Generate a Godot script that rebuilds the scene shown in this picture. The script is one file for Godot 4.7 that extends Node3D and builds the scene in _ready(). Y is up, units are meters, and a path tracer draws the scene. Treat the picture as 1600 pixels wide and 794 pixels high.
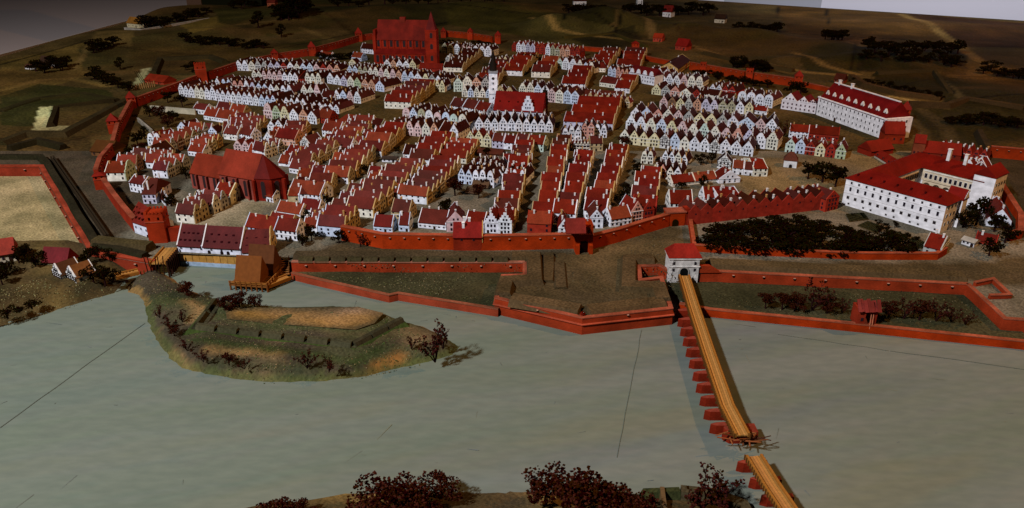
extends Node3D
# A museum model of a walled river town, seen from above its river. y is up; the town's ground is y = 0, the river lies 4.5 cm lower.
# The photograph's pixel grid (1600 x 794) is only used as a surveyor's sheet: G() gives the point of the ground under a pixel, all things are then built in metres.
const FOC := 1155.0
const PITCH := 0.4259
const WATER := -0.045
var M := {}
var rng := RandomNumberGenerator.new()
var used_names := {}
var specs: Array = []

class Mb:
	var v := PackedVector3Array()
	var n := PackedVector3Array()
	var c := PackedColorArray()
	func tri(a: Vector3, b: Vector3, d: Vector3, col: Color) -> void:
		var m := (b - a).cross(d - a).normalized()
		v.append(a); v.append(d); v.append(b)
		n.append(m); n.append(m); n.append(m)
		c.append(col); c.append(col); c.append(col)
	func quad(a: Vector3, b: Vector3, d: Vector3, e: Vector3, col: Color) -> void:
		tri(a, b, d, col)
		tri(a, d, e, col)
	func smooth(a: Vector3, b: Vector3, d: Vector3, na: Vector3, nb: Vector3, nd: Vector3, col: Color) -> void:
		v.append(a); v.append(d); v.append(b)
		n.append(na); n.append(nd); n.append(nb)
		c.append(col); c.append(col); c.append(col)
	# box from corner lo to corner hi, in the frame t
	func box(lo: Vector3, hi: Vector3, col: Color, t := Transform3D()) -> void:
		var p := []
		for k in 8:
			p.append(t * Vector3(hi.x if k & 1 else lo.x, hi.y if k & 2 else lo.y, hi.z if k & 4 else lo.z))
		quad(p[4], p[5], p[7], p[6], col)
		quad(p[1], p[0], p[2], p[3], col)
		quad(p[5], p[1], p[3], p[7], col)
		quad(p[0], p[4], p[6], p[2], col)
		quad(p[6], p[7], p[3], p[2], col)
		quad(p[0], p[1], p[5], p[4], col)
	# an outline in the x-y plane (counterclockwise), from z0 (back) to z1 (front)
	func slab(o: PackedVector2Array, z0: float, z1: float, col: Color, t := Transform3D(), back := true) -> void:
		var ix := Geometry2D.triangulate_polygon(o)
		for k in range(0, ix.size(), 3):
			var a := o[ix[k]]; var b := o[ix[k + 1]]; var d := o[ix[k + 2]]
			if (b - a).cross(d - a) < 0.0:
				var s := b; b = d; d = s
			tri(t * Vector3(a.x, a.y, z1), t * Vector3(b.x, b.y, z1), t * Vector3(d.x, d.y, z1), col)
			if back:
				tri(t * Vector3(a.x, a.y, z0), t * Vector3(d.x, d.y, z0), t * Vector3(b.x, b.y, z0), col)
		for k in o.size():
			var a := o[k]; var b := o[(k + 1) % o.size()]
			quad(t * Vector3(a.x, a.y, z1), t * Vector3(a.x, a.y, z0), t * Vector3(b.x, b.y, z0), t * Vector3(b.x, b.y, z1), col)
	# tapered tube between two points
	func tube(a: Vector3, b: Vector3, ra: float, rb: float, col: Color, sides := 5) -> void:
		var d := (b - a).normalized()
		var x := d.cross(Vector3.UP if absf(d.y) < 0.9 else Vector3.RIGHT).normalized()
		var y := x.cross(d)
		for k in sides:
			var p := TAU * k / sides; var q := TAU * (k + 1) / sides
			var u := x * cos(p) + y * sin(p); var w := x * cos(q) + y * sin(q)
			smooth(a + u * ra, b + w * rb, a + w * ra, u, w, w, col)
			smooth(a + u * ra, b + u * rb, b + w * rb, u, u, w, col)
	# a knobbly bead: an octahedron pulled out of shape
	func bead(p: Vector3, r: float, col: Color, g: RandomNumberGenerator) -> void:
		var q := [Vector3.RIGHT, Vector3.FORWARD, Vector3.LEFT, Vector3.BACK]
		var s := Basis(Vector3(g.randf_range(-1, 1), g.randf_range(-1, 1), g.randf_range(-1, 1) + 0.01).normalized(), g.randf() * TAU)
		var top := p + s * Vector3(0, r * g.randf_range(0.6, 1.2), 0)
		var low := p - s * Vector3(0, r * g.randf_range(0.5, 1.1), 0)
		var ring := []
		for k in 4:
			ring.append(p + s * (q[k] * r * g.randf_range(0.6, 1.3)))
		for k in 4:
			tri(top, ring[k], ring[(k + 1) % 4], col)
			tri(low, ring[(k + 1) % 4], ring[k], col)
	func add(o: Mb, t: Transform3D) -> void:
		for k in o.v.size():
			v.append(t * o.v[k]); n.append((t.basis * o.n[k]).normalized()); c.append(o.c[k])
	func surface(mesh: ArrayMesh, mat: Material) -> void:
		if v.size() == 0:
			return
		var a := []
		a.resize(Mesh.ARRAY_MAX)
		a[Mesh.ARRAY_VERTEX] = v; a[Mesh.ARRAY_NORMAL] = n; a[Mesh.ARRAY_COLOR] = c
		mesh.add_surface_from_arrays(Mesh.PRIMITIVE_TRIANGLES, a)
		mesh.surface_set_material(mesh.get_surface_count() - 1, mat)
	func mesh(mat: Material) -> ArrayMesh:
		var m := ArrayMesh.new()
		surface(m, mat)
		return m

func G(px: float, py: float, y := 0.0) -> Vector3:
	var u := (px - 800.0) / FOC
	var w := (py - 397.0) / FOC
	var t := (1.0 - y) / (sin(PITCH) + w * cos(PITCH))
	return Vector3(u * t, y, (-cos(PITCH) + w * sin(PITCH)) * t)

func lin(hex: String) -> Color:
	return Color(hex).srgb_to_linear()

func tone(c: Color, f: float) -> Color:
	return Color(c.r * f, c.g * f, c.b * f)

func jit(c: Color, a := 0.08) -> Color:
	var f := 1.0 + rng.randf_range(-a, a)
	return Color(c.r * f * (1.0 + rng.randf_range(-a, a) * 0.4), c.g * f, c.b * f * (1.0 + rng.randf_range(-a, a) * 0.4))

func numbered(called: String) -> String:
	var k: int = used_names.get(called, 0)
	used_names[called] = k + 1
	return called if k == 0 else "%s_%03d" % [called, k]

func tag(o: Node, label: String, category: String, group := "", kind := "") -> Node:
	if label: o.set_meta("label", label)
	if category: o.set_meta("category", category)
	if group: o.set_meta("group", group)
	if kind: o.set_meta("kind", kind)
	return o

func obj(called: String, mesh: Mesh, parent: Node = self) -> MeshInstance3D:
	var o := MeshInstance3D.new()
	o.name = numbered(called) if parent == self else called
	o.mesh = mesh
	parent.add_child(o, true)
	return o

func struct(called: String, mesh: Mesh) -> MeshInstance3D:
	var o := obj(called, mesh)
	o.set_meta("kind", "structure")
	return o

func thing(called: String, label: String, category: String, t := Transform3D(), group := "") -> Node3D:
	var o := Node3D.new()
	o.name = numbered(called)
	add_child(o)
	o.transform = t
	tag(o, label, category, group)
	return o

# frame whose x runs along the facade from a to b, whose z points out of the facade, at a's foot
func along(a: Vector3, b: Vector3) -> Transform3D:
	var d := (b - a); d.y = 0
	d = d.normalized()
	return Transform3D(Basis(d, Vector3.UP, Vector3(-d.z, 0, d.x)), a)

func noise_tex(kind: int, freq: float, lo: Color, hi: Color, s: int, oct := 4, size := 512, mid := 0.5) -> NoiseTexture2D:
	var f := FastNoiseLite.new()
	f.noise_type = kind; f.frequency = freq; f.seed = s; f.fractal_octaves = oct
	var t := NoiseTexture2D.new()
	t.width = size; t.height = size; t.seamless = true; t.noise = f
	var r := Gradient.new()
	r.set_color(0, lo); r.set_color(1, hi)
	if mid != 0.5:
		r.add_point(mid, lo.lerp(hi, 0.5))
	t.color_ramp = r
	return t

func grey(v: float) -> Color:
	return Color(v, v, v)

func mat(called: String, tex: Texture2D, scale: Vector3, rough: float, bump: Texture2D = null, bump_cm := 0.05, detail: Texture2D = null, detail_scale := Vector3.ONE) -> StandardMaterial3D:
	var m := StandardMaterial3D.new()
	m.resource_name = called
	m.vertex_color_use_as_albedo = true
	m.roughness = rough
	m.metallic_specular = 0.14
	m.uv1_triplanar = true; m.uv1_world_triplanar = true; m.uv1_scale = scale
	if tex: m.albedo_texture = tex
	if bump:
		m.heightmap_enabled = true; m.heightmap_texture = bump; m.heightmap_scale = bump_cm
	if detail:
		m.detail_enabled = true; m.detail_blend_mode = BaseMaterial3D.BLEND_MODE_MUL; m.detail_albedo = detail
		m.detail_uv_layer = BaseMaterial3D.DETAIL_UV_2
		m.uv2_triplanar = true; m.uv2_world_triplanar = true; m.uv2_scale = detail_scale
	M[called] = m
	return m

func materials() -> void:
	var SX := FastNoiseLite.TYPE_SIMPLEX_SMOOTH
	var VN := FastNoiseLite.TYPE_VALUE_CUBIC
	var soft := noise_tex(SX, 0.012, grey(0.72), grey(1.0), 3, 5)
	var fine := noise_tex(VN, 0.06, grey(0.78), grey(1.0), 5, 4)
	var blotch := noise_tex(SX, 0.008, Color(0.66, 0.67, 0.62), Color(1, 0.98, 0.95), 9, 5)
	var grit := noise_tex(VN, 0.09, grey(0.55), grey(1.0), 13, 5)
	var streak := noise_tex(SX, 0.010, Color(0.91, 0.92, 0.91), Color(1.0, 0.995, 0.98), 21, 6)
	var streak2 := noise_tex(SX, 0.02, grey(0.82), grey(1.0), 23, 5)
	mat("paint", soft, Vector3.ONE * 6.0, 0.75, fine, 0.03)
	mat("roof", fine, Vector3(9, 14, 9), 0.6, fine, 0.05, blotch, Vector3.ONE * 3.0)
	mat("brick", fine, Vector3(8, 22, 8), 0.7, fine, 0.06, blotch, Vector3.ONE * 2.2)
	mat("ground", grit, Vector3.ONE * 5.0, 0.95, grit, 0.35, blotch, Vector3.ONE * 1.1)
	mat("terrain", grit, Vector3.ONE * 2.2, 0.95, grit, 0.8, blotch, Vector3.ONE * 0.55)
	mat("water", streak, Vector3(2.6, 1.0, 8.0), 0.55)
	M.water.metallic_specular = 0.2
	mat("wood", streak2, Vector3(6, 6, 16), 0.7, streak2, 0.05)
	mat("leaf", null, Vector3.ONE, 0.95)
	M.leaf.metallic_specular = 0.08
	mat("dark", null, Vector3.ONE, 0.5)
	mat("room", null, Vector3.ONE, 0.9)

# --- rows, patches and sweeps -------------------------------------------------
func px(list: Array, y := 0.0) -> PackedVector3Array:
	var o := PackedVector3Array()
	for k in range(0, list.size(), 2):
		o.append(G(list[k], list[k + 1], y))
	return o

# a profile (pairs of sideways offset, height) swept along a polyline; offsets to the left of the run are negative
func sweep(m: Mb, line: PackedVector3Array, prof: PackedVector2Array, col: Color, closed := false, cap_cols: Array = []) -> void:
	var rings := []
	var n := line.size()
	for k in n:
		var prev := line[(k - 1 + n) % n] if closed or k > 0 else line[k] * 2.0 - line[k + 1]
		var next := line[(k + 1) % n] if closed or k < n - 1 else line[k] * 2.0 - line[k - 1]
		var a := line[k] - prev; a.y = 0; a = a.normalized()
		var b := next - line[k]; b.y = 0; b = b.normalized()
		var na := Vector3(-a.z, 0, a.x); var nb := Vector3(-b.z, 0, b.x)
		var mi := (na + nb).normalized()
		mi /= maxf(0.35, mi.dot(na))
		var r := PackedVector3Array()
		for p in prof:
			r.append(line[k] + mi * p.x + Vector3(0, p.y, 0))
		rings.append(r)
	for k in (n if closed else n - 1):
		var r: PackedVector3Array = rings[k]; var s: PackedVector3Array = rings[(k + 1) % n]
		for j in prof.size() - 1:
			var cc := col if cap_cols.size() <= j else cap_cols[j] as Color
			m.quad(r[j], s[j], s[j + 1], r[j + 1], cc)
	if not closed:
		for e in [0, n - 1]:
			var r: PackedVector3Array = rings[e]
			for j in range(1, prof.size() - 1):
				if e == 0: m.tri(r[0], r[j], r[j + 1], col)
				else: m.tri(r[0], r[j + 1], r[j], col)

func densify(p: PackedVector3Array, step: float, closed := true) -> PackedVector3Array:
	var o := PackedVector3Array()
	for k in (p.size() if closed else p.size() - 1):
		var a := p[k]; var b := p[(k + 1) % p.size()]
		var m := maxi(1, int(a.distance_to(b) / step))
		for j in m:
			o.append(a.lerp(b, float(j) / m))
	if not closed: o.append(p[p.size() - 1])
	return o

# a piece of ground: outline plus inner points, height and colour given by functions of the place
func patch(outline: PackedVector3Array, step: float, height: Callable, colour: Callable, m := Mb.new()) -> Mb:
	var edge := PackedVector2Array()
	for p in outline: edge.append(Vector2(p.x, p.z))
	var pts := edge.duplicate()
	var lo := edge[0]; var hi := edge[0]
	for p in edge:
		lo = lo.min(p); hi = hi.max(p)
	var z := lo.y
	while z < hi.y:
		var x := lo.x
		while x < hi.x:
			var q := Vector2(x + rng.randf_range(-0.3, 0.3) * step, z + rng.randf_range(-0.3, 0.3) * step)
			if Geometry2D.is_point_in_polygon(q, edge):
				var near := false
				for e in edge:
					if e.distance_squared_to(q) < step * step * 0.2:
						near = true
						break
				if not near: pts.append(q)
			x += step
		z += step
	var ix := Geometry2D.triangulate_delaunay(pts)
	var at := PackedVector3Array(); var cl := PackedColorArray(); var nm := PackedVector3Array()
	for p in pts:
		at.append(Vector3(p.x, height.call(p.x, p.y), p.y))
		cl.append(colour.call(p.x, p.y))
		nm.append(Vector3.ZERO)
	var keep := PackedInt32Array()
	for k in range(0, ix.size(), 3):
		var i := ix[k]; var j := ix[k + 1]; var l := ix[k + 2]
		if not Geometry2D.is_point_in_polygon((pts[i] + pts[j] + pts[l]) / 3.0, edge): continue
		var nn := (at[j] - at[i]).cross(at[l] - at[i])
		if nn.y < 0.0:
			var s := j; j = l; l = s
			nn = -nn
		keep.append_array([i, j, l])
		nm[i] += nn; nm[j] += nn; nm[l] += nn
	for k in range(0, keep.size(), 3):
		for q in [0, 2, 1]:
			var i := keep[k + q]
			m.v.append(at[i]); m.n.append(nm[i].normalized()); m.c.append(cl[i])
	return m

func skirt(m: Mb, outline: PackedVector3Array, low: float, col: Color, out := 0.0) -> void:
	var n := outline.size()
	var area := 0.0
	for k in n:
		area += outline[k].x * outline[(k + 1) % n].z - outline[(k + 1) % n].x * outline[k].z
	for k in n:
		var a := outline[k]; var b := outline[(k + 1) % n]
		var c := Vector3(b.x, low, b.z); var d := Vector3(a.x, low, a.z)
		if area > 0.0: m.quad(a, b, c, d, col)
		else: m.quad(b, a, d, c, col)

func seg_dist(p: Vector2, a: Vector2, b: Vector2) -> float:
	return p.distance_to(Geometry2D.get_closest_point_to_segment(p, a, b))

func _ready() -> void:
	rng.seed = 20240611
	# camera: a visitor's, about a metre above the model's edge
	var cam := Camera3D.new()
	cam.name = "camera"
	cam.position = Vector3(0, 1, 0)
	cam.rotation = Vector3(-PITCH, 0, 0)
	cam.fov = rad_to_deg(2.0 * atan(397.0 / FOC))
	cam.near = 0.05
	cam.far = 60.0
	add_child(cam)
	var we := WorldEnvironment.new()
	we.name = "room_light"
	var env := Environment.new()
	env.background_mode = Environment.BG_COLOR
	env.background_color = Color(0.085, 0.085, 0.09)
	env.tonemap_mode = Environment.TONE_MAPPER_LINEAR
	env.tonemap_exposure = 1.0
	env.sdfgi_enabled = true; env.ssao_enabled = true; env.ssil_enabled = true
	we.environment = env
	add_child(we)
	lamp("window_side_lamp", Vector3(-3.9, 5.2, 1.9), Vector3(-0.4, 0, -3.6), 95.0, Color(0.95, 0.96, 1.0), 68.0, 0.2)
	lamp("warm_gallery_lamp", Vector3(4.6, 4.2, -2.2), Vector3(-0.2, 0, -3.2), 22.0, Color(1.0, 0.74, 0.46), 60.0, 0.05)
	lamp("display_wall_lamp", Vector3(3.2, 4.2, -6.6), Vector3(6.0, 0.3, -9.8), 26.0, Color(0.97, 0.96, 1.0), 42.0, 0.2)
	materials()
	room()
	land()
	fortress()
	landmarks()
	town()
	riverside()
	trees()

func lamp(called: String, at: Vector3, to: Vector3, energy: float, col: Color, cone: float, size: float) -> void:
	var l := SpotLight3D.new()
	l.name = called
	add_child(l)
	l.look_at_from_position(at, to, Vector3.UP)
	l.light_energy = energy; l.light_color = col; l.spot_angle = cone; l.spot_range = 30.0
	l.spot_attenuation = 2.0; l.spot_angle_attenuation = 0.6; l.light_size = size; l.shadow_enabled = true

func room() -> void:
	var m := Mb.new()
	m.quad(Vector3(-14, -0.9, 3), Vector3(14, -0.9, 3), Vector3(14, -0.9, -20), Vector3(-14, -0.9, -20), lin("e8d3c8"))
	tag(struct("floor", m.mesh(M.room)), "brownish grey floor of the room beyond the model table", "floor")
	# pale display wall behind the far right edge of the table
	var a := Vector3(1.7, -0.9, -11.7); var b := Vector3(7.6, -0.9, -7.3)
	var t := along(a, b)
	var w := a.distance_to(b)
	var wall := thing("display_wall", "pale grey display wall standing behind the far edge of the model", "display wall", t)
	m = Mb.new()
	m.box(Vector3(0, 0, -0.06), Vector3(w, 2.6, 0), lin("b9b7bd"))
	obj("panel", m.mesh(M.room), wall)
	m = Mb.new()
	m.box(Vector3(1.55, 0.82, 0.002), Vector3(2.85, 2.0, 0.008), lin("8f9096"))
	obj("grey_print", m.mesh(M.room), wall)
	m = Mb.new()
	m.box(Vector3(1.02, 0.0, 0.002), Vector3(1.07, 2.6, 0.03), lin("241d1c"))
	obj("dark_edge_strip", m.mesh(M.dark), wall)
	m = Mb.new()
	m.box(Vector3(1.09, 0.0, 0.002), Vector3(1.16, 2.6, 0.035), lin("a07a3c"))
	obj("wooden_edge_strip", m.mesh(M.wood), wall)
	for k in 9:
		m = Mb.new()
		m.box(Vector3(0.42 + k * 0.055, 0.86, 0.002), Vector3(0.447 + k * 0.055, 2.2, 0.012), lin("2a2624"))
		obj("dark_stripe", m.mesh(M.dark), wall)
	var post := thing("wooden_post", "brown wooden post standing at the table's far left corner", "post", Transform3D(Basis(), Vector3(-4.0, -0.9, -9.7)))
	m = Mb.new()
	m.box(Vector3(-0.02, 0, -0.1), Vector3(0.16, 2.6, 0.1), lin("4a3527"))
	obj("shaft", m.mesh(M.wood), post)
	m = Mb.new()
	m.box(Vector3(0.16, 0, -0.12), Vector3(0.9, 2.6, 0.08), lin("120d0b"))
	obj("dark_panel", m.mesh(M.wood), post)

# --- the modelled ground -------------------------------------------------------
var fields: Array = []
var roads: Array = []
const EDGE_X := -4.08

func back_edge(x: float) -> float:
	return -12.46 + 0.747 * x

var hills: Array = []

func far_height(x: float, z: float) -> float:
	var h := -0.004
	for g in hills:
		var d := Vector2((x - g[0]) / g[3], (z - g[1]) / g[4])
		var q := d.length_squared()
		if q < 6.0: h += g[2] * exp(-q)
	return -0.004 + (h + 0.004) * smoothstep(0.1, 1.8, z - back_edge(x))

var tint := FastNoiseLite.new()

func far_colour(x: float, z: float) -> Color:
	var p := Vector2(x, z)
	var c := lin("57492c")
	for f in fields:
		if Geometry2D.is_point_in_polygon(p, f[0]): c = f[1]
	for r in roads:
		for k in (r[0].size() - 1):
			var d := seg_dist(p, r[0][k], r[0][k + 1])
			if d < r[1] * 1.5:
				c = c.lerp(r[2], clampf((r[1] * 1.5 - d) / (r[1] * 0.8), 0, 1))
	var f := 0.8 + 1.1 * (tint.get_noise_2d(x * 60.0, z * 60.0) * 0.5 + 0.5)
	c = c.lerp(lin("5c4426"), clampf(tint.get_noise_2d(x * 22.0 + 90.0, z * 30.0) * 1.6, 0, 0.6))
	return Color(c.r * f * 1.06, c.g * f * 0.98, c.b * f * 0.80)

func flat(list: Array) -> PackedVector2Array:
	var o := PackedVector2Array()
	for k in range(0, list.size(), 2):
		var p := G(list[k], list[k + 1])
		o.append(Vector2(p.x, p.z))
	return o

func land() -> void:
	tint.noise_type = FastNoiseLite.TYPE_SIMPLEX_SMOOTH
	tint.frequency = 0.02; tint.fractal_octaves = 4; tint.seed = 4
	# painted fields and roads of the country round the town
	for f in [
		["6b5a30", [0, 95, 130, 70, 150, 115, 60, 140, 0, 150]], ["4d4526", [120, 75, 330, 50, 420, 80, 300, 90, 200, 110, 130, 110]], ["75623a", [150, 50, 215, 45, 205, 75, 145, 68]],
		["3d3d20", [0, 150, 60, 130, 170, 140, 185, 165, 60, 200, 0, 195]], ["45401f", [200, 75, 420, 72, 500, 60, 500, 85, 330, 98, 210, 92]], ["7d6a35", [280, 40, 400, 22, 420, 45, 300, 60]],
		["44401f", [330, 0, 560, 0, 560, 40, 420, 60, 340, 40]], ["3b371d", [480, 20, 700, 10, 700, 40, 560, 60]], ["46421f", [690, 10, 850, 5, 880, 40, 830, 58, 700, 40]], ["33311a", [860, 25, 970, 25, 960, 48, 880, 55]],
		["4a4324", [980, 20, 1100, 40, 1080, 70, 960, 55]], ["57401f", [1215, 8, 1600, 35, 1600, 75, 1420, 60, 1330, 75, 1230, 50]], ["402a18", [1420, 20, 1640, 40, 1640, 75, 1500, 72]], ["3f3c20", [1060, 45, 1220, 55, 1260, 85, 1180, 100, 1080, 80]],
		["3a351c", [1210, 55, 1340, 70, 1340, 120, 1260, 110]], ["2a2716", [1330, 80, 1510, 70, 1510, 118, 1340, 112]], ["4e3f22", [1500, 80, 1640, 80, 1640, 130, 1560, 125]], ["28240f", [1360, 115, 1480, 115, 1475, 155, 1400, 150]],
		["2f2b18", [1470, 120, 1640, 130, 1640, 240, 1480, 200]], ["35301c", [1400, 160, 1560, 165, 1640, 240, 1460, 240]], ["514529", [0, 200, 150, 190, 170, 250, 60, 262, 0, 262]], ["3c3420", [60, 215, 140, 210, 150, 245, 70, 255]],
		["d9d3a6", [51, 202, 62, 172, 82, 170, 76, 197, 114, 196, 102, 207, 60, 206]], ["4a3f24", [84, 172, 180, 158, 172, 180, 78, 196]], ["c3c6a0", [207, 132, 222, 107, 237, 104, 220, 132]], ["3e371f", [245, 95, 345, 92, 350, 115, 250, 118]],
		["4f4a2a", [790, 40, 960, 50, 960, 75, 850, 70]], ["34301c", [890, 60, 990, 50, 1010, 72, 930, 75]]]:
		fields.append([flat(f[1]), lin(f[0])])
	for r in [
		[0.03, "8d7443", [0, 141, 60, 124, 110, 122, 170, 134]], [0.022, "7d6840", [115, 108, 135, 78, 160, 55]], [0.02, "857047", [300, 48, 460, 40]], [0.03, "8f7a4c", [830, 35, 870, 52, 960, 60, 1030, 68]], [0.03, "6d5c38", [470, 48, 520, 62]],
		[0.035, "86704a", [1000, 28, 1015, 48, 1020, 62]], [0.04, "8a7146", [1410, 22, 1500, 70, 1530, 100, 1600, 115]], [0.03, "8f764b", [1080, 72, 1140, 90, 1260, 112, 1330, 118]], [0.025, "846c44", [1240, 85, 1290, 105, 1340, 116]], [0.02, "6d5a3a", [1320, 70, 1345, 80]],
		[0.02, "a89466", [1390, 150, 1440, 160, 1480, 168]], [0.03, "4d4430", [1440, 170, 1480, 200, 1500, 250]], [0.03, "554932", [1410, 170, 1440, 205, 1450, 250]], [0.02, "57503a", [1460, 112, 1500, 155]], [0.014, "93805a", [560, 12, 700, 20, 830, 12]]]:
		roads.append([flat(r[2]), r[0], lin(r[1])])
	for r in [[150, 72, 330, 88], [420, 78, 560, 52], [0, 100, 70, 82, 140, 66], [500, 30, 560, 55, 700, 38], [840, 38, 930, 44, 1000, 60], [880, 48, 905, 24], [960, 56, 985, 28], [1050, 48, 1080, 74, 1180, 84], [1215, 10, 1218, 52], [1290, 10, 1296, 40], [1230, 52, 1420, 62], [1340, 66, 1330, 110], [1500, 120, 1640, 118], [1480, 160, 1640, 150], [0, 215, 70, 226, 130, 214], [1420, 130, 1470, 120, 1490, 150], [1180, 104, 1240, 118], [700, 22, 830, 30]]:
		roads.append([flat(r), 0.012, lin("1d1a0e")])
	# mounds of the country: centre, height, reach
	for g in [[230, 60, 0.05, 0.7, 0.5], [480, 30, 0.10, 0.9, 0.9], [750, 20, 0.12, 1.2, 0.7], [900, 40, 0.10, 0.5, 0.5], [1000, 45, 0.07, 0.35, 0.4], [1120, 60, 0.06, 0.5, 0.4], [1280, 75, 0.06, 0.4, 0.4], [1420, 95, 0.07, 0.5, 0.35], [60, 170, 0.02, 0.4, 0.3], [1500, 40, 0.06, 1.2, 0.6], [300, 20, 0.08, 0.6, 0.6], [1560, 150, 0.03, 0.4, 0.3], [860, 46, 0.09, 0.28, 0.22], [950, 40, 0.10, 0.3, 0.3], [1080, 52, 0.07, 0.25, 0.25], [1180, 62, 0.06, 0.3, 0.25], [620, 30, 0.08, 0.5, 0.4], [360, 55, 0.04, 0.4, 0.2], [1340, 100, 0.05, 0.25, 0.2], [1240, 95, 0.03, 0.2, 0.15]]:
		var p := G(g[0], g[1])
		hills.append([p.x, p.z, g[2], g[3], g[4]])
	var m := Mb.new()
	var rows := 300; var cols := 420
	var at := []; var cl := []; var nm := []
	for i in rows + 1:
		var z0 := -3.30 * pow(13.4 / 3.30, float(i) / rows)
		var a := PackedVector3Array(); var b := PackedColorArray()
		for j in cols + 1:
			var x := maxf(EDGE_X, lerpf(-0.95, 0.95, float(j) / cols) * -z0)
			var z := maxf(z0, back_edge(x))
			a.append(Vector3(x, far_height(x, z), z))
			b.append(far_colour(x, z))
		at.append(a); cl.append(b)
	for i in rows + 1:
		var a := PackedVector3Array()
		for j in cols + 1:
			var u: Vector3 = at[i][mini(j + 1, cols)] - at[i][maxi(j - 1, 0)]
			var w: Vector3 = at[maxi(i - 1, 0)][j] - at[mini(i + 1, rows)][j]
			var q := w.cross(u)
			a.append(q.normalized() if q.length_squared() > 1e-16 else Vector3.UP)
		nm.append(a)
	for i in rows:
		for j in cols:
			for q in [[i, j, i, j + 1, i + 1, j + 1], [i, j, i + 1, j + 1, i + 1, j]]:
				var p0: Vector3 = at[q[0]][q[1]]; var p1: Vector3 = at[q[2]][q[3]]; var p2: Vector3 = at[q[4]][q[5]]
				if (p1 - p0).cross(p2 - p0).length_squared() < 1e-14: continue
				for k in [0, 4, 2]:
					m.v.append(at[q[k]][q[k + 1]]); m.n.append(nm[q[k]][q[k + 1]]); m.c.append(cl[q[k]][q[k + 1]])
	tag(struct("terrain", m.mesh(M.terrain)), "dark olive and brown painted hills and fields around the walled town", "terrain")
	# table edge
	m = Mb.new()
	m.box(Vector3(EDGE_X - 0.03, -0.16, -15.5), Vector3(EDGE_X - 0.012, 0.012, -0.4), lin("9a8f86"))
	m.box(Vector3(EDGE_X - 0.012, -0.16, -15.5), Vector3(EDGE_X, -0.01, -0.4), lin("3a2a20"))
	var q0 := Vector3(EDGE_X, 0, back_edge(EDGE_X)); var q1 := Vector3(9, 0, back_edge(9))
	m.box(Vector3(0, -0.16, -0.03), Vector3(q0.distance_to(q1), -0.012, 0), lin("1d1411"), along(q0, q1))
	tag(struct("table_edge", m.mesh(M.wood)), "dark wooden rim of the table that carries the model", "table edge")

	# river: one sheet, joined from boards
	m = Mb.new()
	var wn := FastNoiseLite.new()
	wn.noise_type = FastNoiseLite.TYPE_SIMPLEX_SMOOTH; wn.frequency = 0.02; wn.seed = 12; wn.fractal_octaves = 5
	var wc := func(x: float, z: float) -> Color:
		# brush strokes: noise stretched along a slightly slanting stroke direction
		var u := (x * 0.97 - z * 0.25) * 34.0
		var w := (z * 0.97 + x * 0.25) * 240.0
		var c := lin("717869").lerp(lin("7b7e75"), clampf(0.5 + wn.get_noise_2d(u, w) * 1.1, 0, 1))
		c = c.lerp(lin("7f7960"), clampf(wn.get_noise_2d(u + 400.0, w * 0.7) * 1.5 - 0.2, 0, 0.38))
		c = c.lerp(lin("656d70"), clampf(wn.get_noise_2d(u * 0.6 + 900.0, w * 0.5) * 1.5 - 0.12, 0, 0.4))
		return tone(c.lerp(lin("788474"), clampf(0.2 - x * 0.35, 0, 0.6)), 0.66)
	for i in 250:
		for j in 260:
			var z0 := -0.3 - 2.9 * pow(i / 250.0, 1.4); var z1 := -0.3 - 2.9 * pow((i + 1) / 250.0, 1.4)
			var x0 := -4.0 + 9.5 * j / 260.0; var x1 := -4.0 + 9.5 * (j + 1) / 260.0
			if absf((x0 + x1) / 2) > 1.25 * absf(z1) + 0.4: continue
			for q in [[x0, z0], [x1, z1], [x1, z0], [x0, z0], [x0, z1], [x1, z1]]:
				m.v.append(Vector3(q[0], WATER, q[1])); m.n.append(Vector3.UP); m.c.append(wc.call(q[0], q[1]))
	tag(struct("water", m.mesh(M.water)), "flat grey green painted river in front of the town", "water")
	m = Mb.new()
	for s in [[0, 668, 225, 505, 0.0010], [965, 715, 1003, 515, 0.0005], [1215, 522, 1390, 548, 0.0007], [1390, 548, 1640, 582, 0.001]]:
		var a := G(s[0], s[1], WATER + 0.0012); var b := G(s[2], s[3], WATER + 0.0012)
		var d := densify(PackedVector3Array([a, b]), 0.05, false)
		for k in d.size(): d[k] += Vector3(rng.randf_range(-1, 1), 0, rng.randf_range(-1, 1)) * 0.002
		sweep(m, d, PackedVector2Array([Vector2(-s[4], 0), Vector2(s[4], 0)]), lin("4f534a"))
	for k in 130:
		var p := Vector2(rng.randf_range(-1.6, 1.6), rng.randf_range(-2.2, -1.1))
		var an := rng.randf_range(-0.5, 0.5) if k % 3 else rng.randf_range(0.8, 2.0)
		var hl := rng.randf_range(0.002, 0.012) if k % 5 else rng.randf_range(0.012, 0.03)
		var d := Vector3(cos(an), 0, -sin(an)) * hl
		var o := Vector3(sin(an), 0, cos(an)) * rng.randf_range(0.0003, 0.0009)
		var q := Vector3(p.x, WATER + 0.0011, p.y)
		m.quad(q - d - o * 0.3, q - d + o * 0.3, q + d + o, q + d - o, jit(lin(["5a5d54", "4c4f48", "63604e", "555a5c"][k % 4]), 0.2))
	tag(struct("water_joint", m.mesh(M.dark)), "thin dark joints and scratches between the boards of the painted river", "joint")

	# town plateau with the bastion
	var dirt := [lin("7b7263"), lin("57503a"), lin("4b4530")]
	var court := flat([300, 345, 345, 300, 430, 310, 400, 345, 380, 372, 300, 360])
	var esp := flat([455, 404, 540, 372, 700, 392, 905, 392, 1040, 352, 1075, 362, 1083, 405, 1460, 410, 1640, 400, 1640, 450, 1530, 446, 1092, 424, 1048, 484, 910, 500, 776, 470, 780, 411])
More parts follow.
